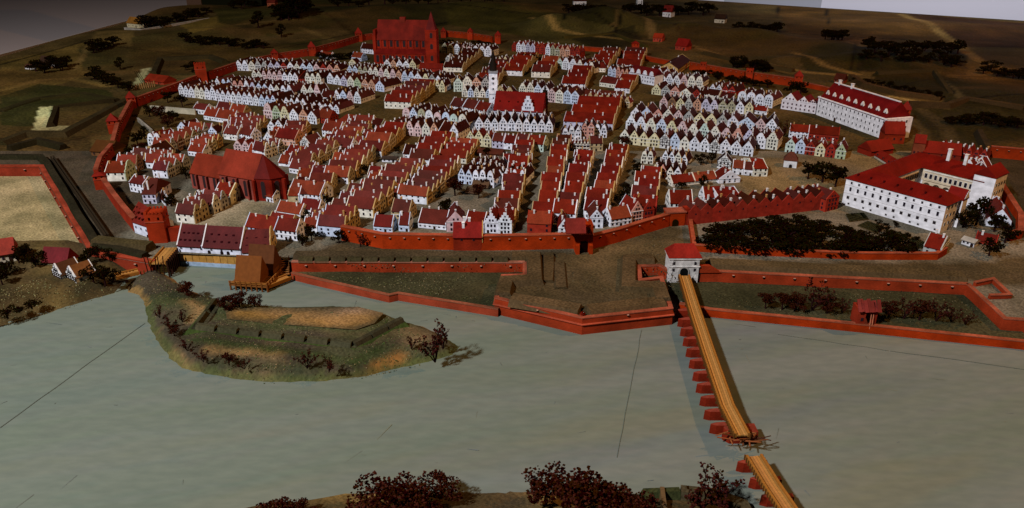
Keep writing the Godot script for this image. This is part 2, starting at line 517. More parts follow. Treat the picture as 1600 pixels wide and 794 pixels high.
	var square := flat([1130, 250, 1320, 240, 1400, 210, 1440, 225, 1330, 300, 1310, 330, 1160, 330, 1150, 290])
	var mk := flat([640, 180, 690, 140, 740, 140, 770, 190, 720, 200])
	var plaza := flat([820, 195, 870, 155, 905, 158, 885, 200, 870, 212])
	var outline := px([-250, 262, 60, 262, 139, 396, 236, 413, 256, 402, 266, 396, 276, 396, 440, 404, 456, 410, 790, 411, 820, 412, 820, 432, 786, 433, 776, 468, 910, 499, 1048, 484, 1033, 436, 1000, 440, 998, 418, 1030, 418, 1044, 428, 1092, 428, 1122, 426, 1512, 446, 1570, 500, 1600, 502, 1900, 528, 1900, 236, -250, 236])
	var edge := densify(outline, 0.06)
	m = patch(edge, 0.045, func(x, z): return 0.0, func(x, z):
		var p := Vector2(x, z)
		var f := 1.05 + 0.75 * (tint.get_noise_2d(x * 90.0, z * 90.0) * 0.5 + 0.5)
		var c: Color = dirt[0]
		if Geometry2D.is_point_in_polygon(p, esp): c = lin("4f432f").lerp(lin("6a573b"), clampf(tint.get_noise_2d(x * 40.0 + 70.0, z * 170.0) * 1.6, 0, 1))
		elif Geometry2D.is_point_in_polygon(p, square): c = lin("8c7653").lerp(lin("6a6257"), clampf(tint.get_noise_2d(x * 60.0, z * 60.0) + 0.3, 0, 1))
		elif Geometry2D.is_point_in_polygon(p, court): c = lin("978b73")
		elif Geometry2D.is_point_in_polygon(p, mk) or Geometry2D.is_point_in_polygon(p, plaza): c = lin("968f84")
		elif x < -1.35: c = lin("55493a")
		elif x > 1.75: c = lin("463b2c")
		return tone(c, f))
	tag(struct("town_ground", m.mesh(M.ground)), "trodden earth of the town's streets, squares and the bastion", "ground")
	m = Mb.new()
	var front := px([-250, 262, 60, 262, 139, 396, 236, 413])
	sweep(m, front, PackedVector2Array([Vector2(0.0, -0.05), Vector2(-0.002, 0.006), Vector2(-0.024, 0.007), Vector2(-0.024, -0.002)]), lin("9a3a22"), false, [lin("9a3a22"), lin("a8452f"), lin("a5644e")])
	var wall := tag(obj("scarp_wall", m.mesh(M.brick)), "red scarp wall with a pale coping along the sandy ditch", "wall")
	dots("loophole", wall, front, 0.12, -0.012, 0.003)
	# sandy floor of the dry ditch
	m = patch(densify(px([-300, 270, 75, 266, 152, 402, -300, 402], -0.04), 0.08), 0.06, func(x, z): return -0.04, func(x, z): return lin("dcc394").lerp(lin("b7a676"), clampf(0.5 + tint.get_noise_2d(x * 50.0, z * 50.0), 0, 1)))
	tag(struct("sand_field", m.mesh(M.ground)), "pale sandy floor of the dry ditch left of the rampart", "ground")
	# left bank
	m = patch(densify(px([-300, 391, 110, 391, 150, 400, 196, 408, 222, 414, 214, 426, 196, 440, 180, 459, 130, 473, 60, 495, 0, 512, -120, 545, -300, 600], -0.046), 0.03), 0.024,
		func(x, z): return bank_height(x, z, G(-100, 420), 0.0), func(x, z): return bank_colour(x, z, "5d4c32", "8a7346", "4a4128"), Mb.new())
	tag(struct("left_bank", m.mesh(M.ground)), "brown and olive river bank with a sandy edge in the left corner", "river bank")
	# low strips in front of the curtains
	for s in [[[454, 424, 824, 424, 824, 446, 780, 449, 779, 483, 622, 458, 608, 461, 484, 433], "dark green triangular field between the curtain and the bastion"], [[1062, 470, 1040, 452, 994, 456, 994, 430, 1050, 432, 1100, 422, 1535, 452, 1548, 470, 1600, 520, 1760, 560, 1600, 533, 1330, 505, 1110, 483], "dark green strip between the right curtain and the river"]]:
		m = patch(densify(px(s[0], -0.028), 0.04), 0.03, func(x, z): return -0.028 + 0.003 * tint.get_noise_2d(x * 300.0, z * 300.0), func(x, z): return lin("4c4a32").lerp(lin("776648"), clampf(tint.get_noise_2d(x * 60.0, z * 160.0) * 1.8, 0, 1)))
		tag(struct("river_strip", m.mesh(M.ground)), s[1], "field")
	# island
	var shore := px([232, 424, 255, 426, 281, 442, 301, 456, 330, 465, 345, 470, 418, 480, 477, 481, 530, 480, 565, 483, 600, 491, 631, 502, 670, 514, 705, 532, 718, 543, 708, 555, 670, 566, 617, 578, 558, 591, 495, 597, 425, 598, 362, 592, 320, 585, 281, 575, 264, 561, 246, 536, 232, 508, 225, 487, 224, 470, 215, 461, 199, 457, 196, 449, 208, 437], WATER)
	isle = densify(shore, 0.02)
	for k in isle.size(): isle[k] += Vector3(rng.randf_range(-1, 1), 0, rng.randf_range(-1, 1)) * 0.003
	for q in [[0.030, "c08446", [455, 583, 520, 580, 565, 573, 590, 556, 622, 544]], [0.022, "b08a58", [320, 536, 380, 541, 440, 544]], [0.024, "b58f60", [290, 462, 312, 476, 300, 492]], [0.022, "b8925e", [262, 530, 285, 552, 300, 560]], [0.022, "c09050", [640, 566, 690, 556, 712, 545]], [0.024, "44522a", [300, 522, 420, 538, 553, 553, 590, 536]], [0.03, "4c4f38", [330, 552, 430, 562, 500, 562]], [0.02, "a98660", [240, 500, 236, 520, 250, 538]]]:
		isle_strokes.append([flat(q[2]), q[0], lin(q[1])])
	m = patch(isle, 0.012, isle_height, isle_colour)
	tag(struct("island_ground", m.mesh(M.ground)), "rough olive and sandy ground of the island in the river", "island")
	# near bank at the lower edge
	m = patch(densify(px([330, 830, 400, 800, 470, 788, 545, 770, 640, 752, 690, 739, 740, 736, 800, 742, 860, 760, 1010, 765, 1100, 775, 1150, 800, 1180, 870, 300, 870], WATER), 0.03), 0.022,
		func(x, z): return WATER - 0.001 + 0.055 * smoothstep(-1.16, -0.98, z) * (1.0 - 0.5 * smoothstep(0.0, 0.5, x)), func(x, z): return bank_colour(x, z, "6d5a40", "b08f54", "574a30"))
	tag(struct("near_bank", m.mesh(M.ground)), "sandy brown near bank at the river's lower edge", "river bank")

func bank_height(x: float, z: float, c: Vector3, base: float) -> float:
	# rises from the shore line to a flat of about 3 cm
	var a := G(-200, 560, WATER); var b := G(130, 473, WATER)
	var d := seg_dist(Vector2(x, z), Vector2(a.x, a.z), Vector2(b.x, b.z))
	var e := G(180, 459, WATER); var f := G(222, 414, WATER)
	d = minf(d, seg_dist(Vector2(x, z), Vector2(b.x, b.z), Vector2(e.x, e.z)))
	d = minf(d, seg_dist(Vector2(x, z), Vector2(e.x, e.z), Vector2(f.x, f.z)))
	return WATER - 0.001 + 0.036 * smoothstep(0.0, 0.09, d) + 0.005 * tint.get_noise_2d(x * 260.0, z * 260.0) * smoothstep(0.0, 0.06, d)

func bank_colour(x: float, z: float, a: String, b: String, c: String) -> Color:
	var n := tint.get_noise_2d(x * 130.0, z * 130.0)
	var o := lin(a).lerp(lin(b), clampf(n * 2.0 + 0.1, 0, 1)).lerp(lin(c), clampf(tint.get_noise_2d(x * 90.0 + 50.0, z * 90.0) * 2.0 + 0.25, 0, 1))
	return o

var isle := PackedVector3Array()
var isle_strokes: Array = []

func isle_shore(x: float, z: float) -> float:
	var d := 9.0
	var p := Vector2(x, z)
	for k in isle.size():
		var a := isle[k]; var b := isle[(k + 1) % isle.size()]
		if absf(a.x - x) < d + 0.03: d = minf(d, seg_dist(p, Vector2(a.x, a.z), Vector2(b.x, b.z)))
	return d

func isle_height(x: float, z: float) -> float:
	var d := isle_shore(x, z)
	return WATER - 0.001 + 0.020 * smoothstep(0.0, 0.03, d) + 0.012 * smoothstep(0.02, 0.10, d) + 0.006 * tint.get_noise_2d(x * 420.0, z * 420.0) * smoothstep(0.003, 0.03, d)

func isle_colour(x: float, z: float) -> Color:
	var d := isle_shore(x, z)
	var n := tint.get_noise_2d(x * 150.0, z * 150.0)
	var c := lin("595040").lerp(lin("8f7656"), clampf(n * 2.4 - 0.1, 0, 1))
	c = c.lerp(lin("59603c"), clampf(tint.get_noise_2d(x * 70.0 + 31.0, z * 210.0) * 2.6 + 0.2, 0, 1) * 0.8)
	for q in isle_strokes:
		for k in q[0].size() - 1:
			var e := seg_dist(Vector2(x, z), q[0][k], q[0][k + 1]) * (1.0 + 0.5 * tint.get_noise_2d(x * 300.0, z * 300.0))
			if e < q[1]: c = c.lerp(q[2], 0.85 * (1.0 - e / q[1]))
	if d < 0.018: c = c.lerp(lin("66703f") if tint.get_noise_2d(x * 60.0, z * 30.0) > -0.1 else lin("c0965a"), 0.6)
	return c

# small dark dots (loopholes, gun ports) strung along a wall, joined because each is about a pixel or two wide
func dots(called: String, parent: Node3D, line: PackedVector3Array, step: float, y: float, size: float, side := 0.004) -> void:
	var m := Mb.new()
	for k in line.size() - 1:
		var t := along(line[k], line[k + 1])
		var l := line[k].distance_to(line[k + 1])
		var n := int(l / step)
		for j in n:
			var x := (j + 0.5) * l / n
			m.box(Vector3(x - size, y - size, side - 0.004), Vector3(x + size, y + size, side), lin("1b0d0a"), t)
			m.box(Vector3(x - size * 1.3, y + size, side - 0.003), Vector3(x + size * 1.3, y + size * 1.6, side + 0.001), lin("b98a72"), t)
	tag(obj(called, m.mesh(M.paint), parent), "", "", "", "stuff")

# --- walls, towers and gates ---------------------------------------------------
func wall_run(called: String, label: String, list: Array, low: float, top: float, thick: float, hex: String, coping: String, category := "wall", group := "") -> Node3D:
	var line := px(list, -0.022 if top < -0.01 else 0.0)
	for k in line.size(): line[k].y = 0.0
	var c := line[0]
	var t := thing(called, label, category, Transform3D(Basis(), Vector3(c.x, 0, c.z)), group)
	var d := densify(line, 0.25, false)
	for k in d.size(): d[k] = d[k] - Vector3(c.x, 0, c.z)
	var m := Mb.new()
	sweep(m, d, PackedVector2Array([Vector2(thick * 0.5 + 0.002, low), Vector2(thick * 0.5, top), Vector2(-thick * 0.5, top), Vector2(-thick * 0.5, low)]), lin(hex))
	obj("masonry", m.mesh(M.brick), t)
	m = Mb.new()
	var o := thick * 0.5 + 0.0015
	sweep(m, d, PackedVector2Array([Vector2(o, top - 0.0006), Vector2(o, top + 0.0022), Vector2(-o, top + 0.0022), Vector2(-o, top - 0.0006)]), lin(coping))
	obj("coping", m.mesh(M.brick), t)
	return t

func wall_dots(t: Node3D, list: Array, step: float, y: float, thick: float, size := 0.0022) -> void:
	var line := px(list)
	for k in line.size(): line[k] -= t.position
	dots("loophole", t, line, step, y, size, thick * 0.5 + 0.004)

func pyramid(m: Mb, w: float, d: float, y: float, h: float, col: Color, over := 0.004, ridge := 0.0) -> void:
	var a := Vector3(-w / 2 - over, y, d / 2 + over); var b := Vector3(w / 2 + over, y, d / 2 + over)
	var c := Vector3(w / 2 + over, y, -d / 2 - over); var e := Vector3(-w / 2 - over, y, -d / 2 - over)
	var p := Vector3(-ridge / 2, y + h, 0); var q := Vector3(ridge / 2, y + h, 0)
	if ridge > 0.0:
		m.quad(a, b, q, p, col); m.quad(c, e, p, q, col)
	else:
		m.tri(a, b, p, col); m.tri(c, e, p, col)
	m.tri(b, c, q, col); m.tri(e, a, p, col)
	m.quad(e, c, b, a, col)

func tower(label: String, x: float, y: float, turn: float, w: float, h: float, roof: float, hex := "a03018", open := false) -> Node3D:
	var t := thing("wall_tower", label, "tower", Transform3D(Basis(Vector3.UP, turn), G(x, y)))
	var m := Mb.new()
	m.box(Vector3(-w / 2, -0.01, -w / 2), Vector3(w / 2, h, w / 2), lin(hex))
	obj("tower_wall", m.mesh(M.brick), t)
	m = Mb.new()
	m.box(Vector3(-w / 2 - 0.002, h * 0.72, -w / 2 - 0.002), Vector3(w / 2 + 0.002, h * 0.75, w / 2 + 0.002), lin("b05038"))
	obj("string_course", m.mesh(M.brick), t)
	m = Mb.new()
	for s in [-0.25, 0.25]:
		m.box(Vector3(s * w - 0.003, h * 0.80, w / 2 - 0.002), Vector3(s * w + 0.003, h * 0.80 + 0.009, w / 2 + 0.0008), lin("140908"))
		m.box(Vector3(w / 2 - 0.002, h * 0.80, s * w - 0.003), Vector3(w / 2 + 0.0008, h * 0.80 + 0.009, s * w + 0.003), lin("140908"))
	tag(obj("tower_opening", m.mesh(M.dark), t), "", "", "", "stuff")
	if open:
		m = Mb.new()
		m.box(Vector3(-w * 0.22, -0.009, w / 2 - 0.003), Vector3(w * 0.22, h * 0.45, w / 2 + 0.001), lin("120807"))
		obj("gateway", m.mesh(M.dark), t)
	m = Mb.new()
	if roof > 0.0:
		pyramid(m, w, w, h, roof, jit(lin("8c2418")))
		obj("tower_roof", m.mesh(M.roof), t)
	else:
		for e in 4:
			var b := Transform3D(Basis(Vector3.UP, e * PI / 2), Vector3.ZERO)
			for k in 5:
				var q := -w / 2 + (k + 0.25) * w / 5
				m.box(Vector3(q, h, w / 2 - 0.004), Vector3(q + w / 9, h + 0.007, w / 2 + 0.001), lin(hex), b)
		tag(obj("battlements", m.mesh(M.brick), t), "", "", "", "stuff")
	return t

func bank(called: String, label: String, list: Array, w: float, h: float, top: float, hex: String, category := "rampart", y := 0.0) -> Node3D:
	var line := densify(px(list, y), 0.10, false)
	var c := line[0]
	var t := thing(called, label, category, Transform3D(Basis(), c))
	for k in line.size():
		line[k] += -c + Vector3(rng.randf_range(-1, 1), 0, rng.randf_range(-1, 1)) * 0.002
	var m := Mb.new()
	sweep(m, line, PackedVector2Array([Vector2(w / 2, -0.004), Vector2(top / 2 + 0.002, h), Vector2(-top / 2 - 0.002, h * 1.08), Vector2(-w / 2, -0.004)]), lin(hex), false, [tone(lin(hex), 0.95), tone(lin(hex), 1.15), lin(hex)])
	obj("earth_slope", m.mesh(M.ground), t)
	return t

func fortress() -> void:
	var red := "a83c20"
	var cop := "b35f48"
	# river front
	var w := wall_run("curtain_wall", "red curtain wall between the quay stairs and the bastion", [456, 411, 820, 412], -0.05, 0.005, 0.012, red, "b0705c")
	wall_dots(w, [456, 411, 820, 412], 0.085, -0.008, 0.012, 0.0025)
	w = wall_run("low_river_wall", "low red wall in front of the triangular field beside the bastion", [456, 426, 484, 433, 608, 461, 622, 458, 779, 483], -0.05, -0.022, 0.008, "a8452c", "9c5a44")
	w = wall_run("bastion_wall", "red pointed bastion wall with a moulded cordon above the river", [820, 412, 820, 432, 786, 433, 776, 468, 910, 499, 1048, 484, 1033, 436, 1000, 440, 998, 418, 1030, 417, 1044, 424], -0.05, 0.005, 0.010, red, "a85842")
	var d := px([786, 433, 776, 468, 910, 499, 1048, 484, 1033, 436])
	for k in d.size(): d[k] -= w.position
	var m := Mb.new()
	sweep(m, d, PackedVector2Array([Vector2(0.007, -0.016), Vector2(0.0105, -0.0145), Vector2(0.0105, -0.0125), Vector2(0.006, -0.011)]), lin("b85238"))
	obj("cordon", m.mesh(M.brick), w)
	wall_dots(w, [776, 470, 910, 499, 1048, 484], 0.16, 0.0, 0.010, 0.002)
	var sb := thing("sentry_box", "small red domed sentry box on the bastion's point", "sentry box", Transform3D(Basis(), G(910, 496)))
	m = Mb.new()
	m.tube(Vector3(0, -0.012, 0), Vector3(0, 0.012, 0), 0.007, 0.007, lin("a33a22"), 8)
	obj("box_wall", m.mesh(M.brick), sb)
	m = Mb.new()
	m.tube(Vector3(0, 0.012, 0), Vector3(0, 0.019, 0), 0.009, 0.002, lin("7c2115"), 8)
	obj("box_roof", m.mesh(M.roof), sb)
	w = wall_run("curtain_wall", "long red curtain wall running right from the white river gate", [1092, 426, 1122, 426, 1512, 446], -0.05, 0.005, 0.012, red, "a85a44")
	wall_dots(w, [1122, 426, 1512, 446], 0.085, -0.006, 0.012, 0.0025)
	m = Mb.new()
	var t0 := along(G(1092, 427), G(1122, 427))
	t0.origin -= w.position
	m.slab(PackedVector2Array([Vector2(0, 0.004), Vector2(0.068, 0.004), Vector2(0.03, 0.028), Vector2(0, 0.028)]), -0.006, 0.006, lin(red), t0)
	obj("raised_shoulder", m.mesh(M.brick), w)
	w = wall_run("hooked_wall", "red hooked wall at the right end of the curtain, around a small sunken yard", [1512, 446, 1570, 500, 1600, 502, 1900, 528], -0.05, 0.005, 0.010, red, "a85a44")
	wall_run("yard_wall", "low red wall ring of the sunken yard at the right", [1522, 447, 1551, 441, 1577, 466, 1545, 467], -0.002, 0.012, 0.008, red, "a85a44")
	w = wall_run("low_river_wall", "low red wall along the water right of the bridge", [1062, 474, 1110, 483, 1330, 505, 1600, 533, 1760, 560], -0.05, -0.022, 0.010, "b43a14", "ad5a42")
	# earth parapets of the front
	bank("earth_parapet", "dark earth parapet behind the left curtain, cut by gun slits", [462, 403, 800, 404], 0.06, 0.016, 0.03, "5b4c37")
	bank("earth_parapet", "dark earth parapet along the bastion's left face", [800, 469, 905, 487], 0.07, 0.014, 0.035, "6e583d")
	bank("earth_parapet", "dark earth parapet along the bastion's right face", [918, 488, 1036, 475], 0.07, 0.014, 0.035, "695338")
	bank("earth_bank", "narrow turf ridge left of the sandy spot on the bastion", [858, 398, 856, 442], 0.05, 0.008, 0.026, "604d33")
	bank("earth_bank", "narrow turf ridge in the middle left of the bastion's inner slope", [875, 412, 876, 452], 0.05, 0.006, 0.026, "5e4c34")
	bank("earth_bank", "square turf bank around the left sunken court of the bastion", [800, 404, 834, 405, 835, 441, 792, 443, 785, 466], 0.058, 0.017, 0.036, "665238")
	bank("earth_bank", "square turf bank around the right sunken court of the bastion", [1020, 408, 982, 409, 981, 451, 1028, 453, 1036, 474], 0.058, 0.017, 0.036, "6a553b")
	bank("earth_parapet", "long earth parapet behind the right curtain with two cart tracks", [1110, 414, 1505, 434], 0.08, 0.013, 0.04, "625138")
	var pb := thing("gun_parapet", "line of earth parapet blocks with slits behind the left curtain wall", "parapet", Transform3D())
	blocks_run(pb, "parapet_block", G(466, 408, 0.004), G(795, 408.5, 0.004), 13, 0.03, 0.013, "514832", 0.007)
	# left front
	bank("earth_parapet", "dark rampart slope along the red edge of the sandy ditch", [-200, 248, 64, 248, 74, 258, 152, 386, 228, 404], 0.042, 0.018, 0.018, "35301f")
	bank("earth_parapet", "olive earth parapet beside the wooden drawbridge", [150, 383, 236, 392], 0.07, 0.026, 0.03, "574a30")
	m = Mb.new()
	for s in [[80, 248, 166, 372], [84, 247, 170, 371]]:
		sweep(m, px([s[0], s[1], s[2], s[3]], 0.006), PackedVector2Array([Vector2(0.003, -0.006), Vector2(0.003, 0.012), Vector2(-0.003, 0.012), Vector2(-0.003, -0.006)]), lin("2b2418"))
	tag(obj("covered_drain", m.mesh(M.wood)), "pair of dark parallel boards running down the left rampart", "boards")
	# town wall towards the river
	var tw := "b43911"
	w = wall_run("town_wall", "red town wall left of the small wall house", [536, 374, 600, 387, 712, 389], -0.01, 0.050, 0.016, tw, "b4583c")
	wall_dots(w, [540, 375, 600, 387, 712, 389], 0.045, 0.038, 0.016)
	w = wall_run("town_wall", "red town wall between the small wall house and the gate tower", [752, 390, 810, 389, 898, 387], -0.01, 0.050, 0.016, tw, "b4583c")
	wall_dots(w, [752, 390, 810, 389, 898, 387], 0.045, 0.038, 0.016)
	w = wall_run("town_wall", "red curved town wall between the gate tower and the postern", [922, 388, 965, 377, 1005, 364, 1042, 353], -0.01, 0.046, 0.016, tw, "b4583c")
	wall_dots(w, [925, 387, 965, 377, 1005, 364, 1042, 353], 0.05, 0.036, 0.016, 0.0018)
	var g := tower("red gate tower with an arched passage in the river wall", 910, 389, 0.05, 0.058, 0.088, 0.0, tw, true)
	m = Mb.new()
	var rr := gable_prism(0.064, 0.064, 0.088, 0.036)
	m.add(rr, Transform3D(Basis(Vector3.UP, PI / 2), Vector3(0, 0, 0.032)))
	obj("tower_roof", m.mesh(M.roof), g)
	m = Mb.new()
	for s in [-1, 1]:
		m = Mb.new()
		m.box(Vector3(s * 0.022 - 0.006, -0.01, 0.029), Vector3(s * 0.022 + 0.006, 0.03, 0.045), lin(tw))
		obj("buttress", m.mesh(M.brick), g)
	var po := thing("postern_gate", "low red gate house with two arches where the wall meets the garden", "gate", along(G(1041, 353), G(1075, 351)))
	m = Mb.new()
	m.box(Vector3(0, -0.01, -0.035), Vector3(0.066, 0.05, 0.006), lin(tw))
	m.box(Vector3(0.066, -0.01, -0.03), Vector3(0.082, 0.062, 0.004), lin("9a2c16"))
	obj("gate_wall", m.mesh(M.brick), po)
	m = Mb.new()
	m.box(Vector3(-0.003, 0.05, -0.038), Vector3(0.069, 0.055, 0.009), lin("b4604a"))
	obj("gate_coping", m.mesh(M.brick), po)
	m = Mb.new()
	m.slab(arch(0.022, 0.03), 0.004, 0.0085, lin("1a0d08"), Transform3D(Basis(), Vector3(0.030, -0.004, 0)))
	obj("archway", m.mesh(M.dark), po)
	# garden walls
	w = wall_run("garden_wall", "low red garden wall in front of the dark orchard", [1078, 352, 1084, 392, 1200, 399, 1350, 405, 1462, 405, 1476, 396], -0.01, 0.022, 0.010, "b43812", "b4583c")
	# left town wall and its towers
	for s in [["red town wall rising from the quay tower to the low square turret", [214, 362, 198, 343, 182, 322, 165, 297]], ["red town wall with a dark roofed walk above the brown shed", [153, 283, 160, 262, 178, 240, 187, 205]], ["red town wall between the two pointed turrets", [188, 205, 206, 170]], ["dark red town wall above the convent garden", [214, 166, 262, 148, 308, 130]], ["red town wall behind the far left house rows", [326, 124, 372, 108, 428, 95, 484, 86]], ["red town wall left of the big red church", [492, 84, 530, 74, 562, 64, 590, 60]],
		["bright red town wall behind the right side of the big church", [690, 56, 735, 60, 770, 66]], ["low red town wall behind the far houses", [905, 78, 960, 82, 1020, 96, 1072, 106]], ["bright red town wall left of the open back gate", [1078, 108, 1163, 123]], ["bright red town wall right of the open back gate", [1177, 125, 1240, 134]], ["thin pale red wall behind the long barracks", [1254, 134, 1290, 142, 1340, 160, 1404, 184]], ["red wall at the far right edge", [1545, 245, 1600, 250, 1700, 258]], ["low red wall right of the castle", [1555, 285, 1592, 345, 1592, 372, 1575, 376]]]:
		var h := 0.05
		if s[0].begins_with("thin"): h = 0.025
		if s[0].begins_with("low"): h = 0.03
		var hx := "a03420" if s[1][0] < 500 else "ae3710"
		w = wall_run("town_wall", s[0], s[1], -0.01, h, 0.016, hx, "a2523c")
		if h == 0.05: wall_dots(w, s[1], 0.04, 0.036, 0.016, 0.0024)
	for s in [["low square red turret with a flat roof on the left wall", 160, 294, 0.3, 0.042, 0.058, 0.012], ["red turret with a pointed roof above the brown shed", 179, 206, 0.4, 0.05, 0.062, 0.035], ["slim red turret with a pointed roof at the wall's left bend", 207, 168, 0.5, 0.045, 0.06, 0.036], ["tall square red tower without a roof at the upper left wall", 316, 127, 0.4, 0.07, 0.115, 0.0], ["red wall turret with a hipped roof nearest the tall square tower", 430, 95, 0.3, 0.05, 0.062, 0.03],
		["red wall turret with a hipped roof in the middle of the back wall", 488, 86, 0.3, 0.055, 0.066, 0.045], ["red turret standing just left of the big red church", 561, 64, 0.2, 0.06, 0.07, 0.05], ["red turret seen close beside the church's spire", 693, 58, 0.0, 0.045, 0.055, 0.035], ["red open-backed turret right of the church, first along the wall", 735, 61, -0.1, 0.045, 0.07, 0.03], ["red open-backed turret right of the church, second along the wall", 778, 67, -0.1, 0.05, 0.07, 0.035],
		["red tower without a roof beside the open back gate", 1170, 125, -0.3, 0.045, 0.07, 0.0], ["low red gate turret in the right back wall", 1098, 112, -0.3, 0.04, 0.06, 0.0], ["red turret with a pointed roof left of the three-gabled white house", 1246, 134, -0.3, 0.05, 0.066, 0.036], ["red roofed turret at the right end of the long barracks", 1412, 187, -0.5, 0.05, 0.06, 0.045], ["red block tower over the back gate among the far houses", 992, 82, 0.0, 0.055, 0.075, 0.02]]:
		tower(s[0], s[1], s[2], s[3], s[4], s[5], s[6], "a6321a" if s[1] < 700 else "bb3816", false)
	wall_run("garden_wall", "low white wall in front of the dark hedge block", [196, 48, 222, 51, 332, 32], -0.01, 0.03, 0.02, "b9aca0", "c9bdb2")
	wall_run("garden_wall", "low pale wall along the convent garden", [236, 172, 270, 175, 306, 178], -0.01, 0.024, 0.008, "c9bda4", "d6ccb8")
	wall_run("garden_wall", "short grey slanting wall in the lower convent garden", [216, 189, 238, 208], -0.01, 0.016, 0.006, "8f887c", "a39c90")
	# outer works: earth banks and ditches beyond the walls
	for s in [["dark earth bank along the upper left ditch", [0, 178, 60, 158, 130, 150, 180, 160], 0.10, 0.02, 0.04, "3c341d"], ["dark earth bank between the left fields and the walls", [0, 226, 40, 211, 100, 211, 180, 168, 200, 158], 0.07, 0.018, 0.03, "443821"], ["angular earth bank of the small left outwork", [80, 198, 88, 172, 178, 160], 0.05, 0.022, 0.02, "382d19"], ["earth bank right of the pale canal", [240, 118, 250, 94, 330, 90, 352, 98], 0.06, 0.02, 0.03, "433820"], ["dark ridge on the lower left rampart", [15, 234, 60, 222, 100, 232], 0.05, 0.02, 0.02, "362d1c"], ["curved hedge-topped bank behind the barracks", [1330, 122, 1350, 135, 1400, 148, 1470, 158], 0.06, 0.025, 0.03, "573f24"], ["angular bank of the right outwork, far side", [1370, 116, 1460, 113, 1485, 150], 0.05, 0.02, 0.02, "483c23"], ["angular bank of the right outwork, near side", [1420, 165, 1480, 168, 1510, 158, 1600, 172], 0.06, 0.025, 0.025, "4c3c24"], ["straight bank at the right edge below the outwork", [1530, 208, 1545, 240, 1640, 250], 0.05, 0.02, 0.02, "453926"], ["earth bank behind the far houses", [880, 60, 960, 55, 1010, 74], 0.06, 0.02, 0.02, "544721"], ["low bank beyond the bright red back wall", [1100, 84, 1160, 98, 1240, 112], 0.05, 0.02, 0.02, "533f23"], ["long straight bank right of the castle", [1556, 262, 1600, 350], 0.05, 0.02, 0.015, "4b4024"]]:
		bank("earth_bank", s[0], s[1], s[2], s[3], s[4], s[5])

func arch(w: float, h: float) -> PackedVector2Array:
	var o := PackedVector2Array([Vector2(-w / 2, 0), Vector2(w / 2, 0)])
	for k in 9:
		var a := PI * k / 8.0
		o.append(Vector2(cos(a) * w / 2, h - w / 2 + sin(a) * w / 2))
	return o

# a roof prism: ridge along z from 0 to -d, eaves at height y, rise r
func gable_prism(w: float, d: float, y: float, r: float, over := 0.003, col := Color(0.25, 0.03, 0.02), z0 := 0.0) -> Mb:
	var m := Mb.new()
	var a := w / 2 + over
	var f := over * r / (w / 2)
	var th := 0.0025
	m.slab(PackedVector2Array([Vector2(-a, y - f), Vector2(-a + 0.001, y - f - th), Vector2(a - 0.001, y - f - th), Vector2(a, y - f), Vector2(0, y + r)]), z0 - d, z0, col)
	return m

# --- houses --------------------------------------------------------------------
const PAINT := {"w": ["white", "e2e1e4"], "c": ["cream", "dfd8c4"], "y": ["yellow", "d8cca2"], "o": ["orange", "c9977a"], "s": ["salmon", "cb9280"], "p": ["pink", "d3b3af"], "l": ["lavender", "c2bccb"], "b": ["pale blue", "c6d0e0"], "B": ["blue", "97b2da"], "m": ["mint green", "c0d0c2"], "g": ["green", "a9b590"], "v": ["olive", "a49e80"], "R": ["brick red", "9c3122"], "D": ["dark red", "8f2c1e"], "a": ["grey", "a6a49c"], "n": ["tan", "b39d74"], "k": ["ochre", "b5935a"], "h": ["half-timbered", "dedad2"], "u": ["brown", "85644a"]}
const GABLE := {"t": "pointed-gable", "r": "round-gable", "d": "curved-gable", "k": "stepped-gable", "e": "long-eaved", "f": "arch-fronted", "x": "hip-roofed"}
const ORD := ["first", "second", "third", "fourth", "fifth", "sixth", "seventh", "eighth", "ninth", "tenth", "eleventh", "twelfth", "thirteenth", "fourteenth", "fifteenth", "sixteenth", "seventeenth", "eighteenth", "nineteenth", "twentieth", "twenty-first", "twenty-second"]

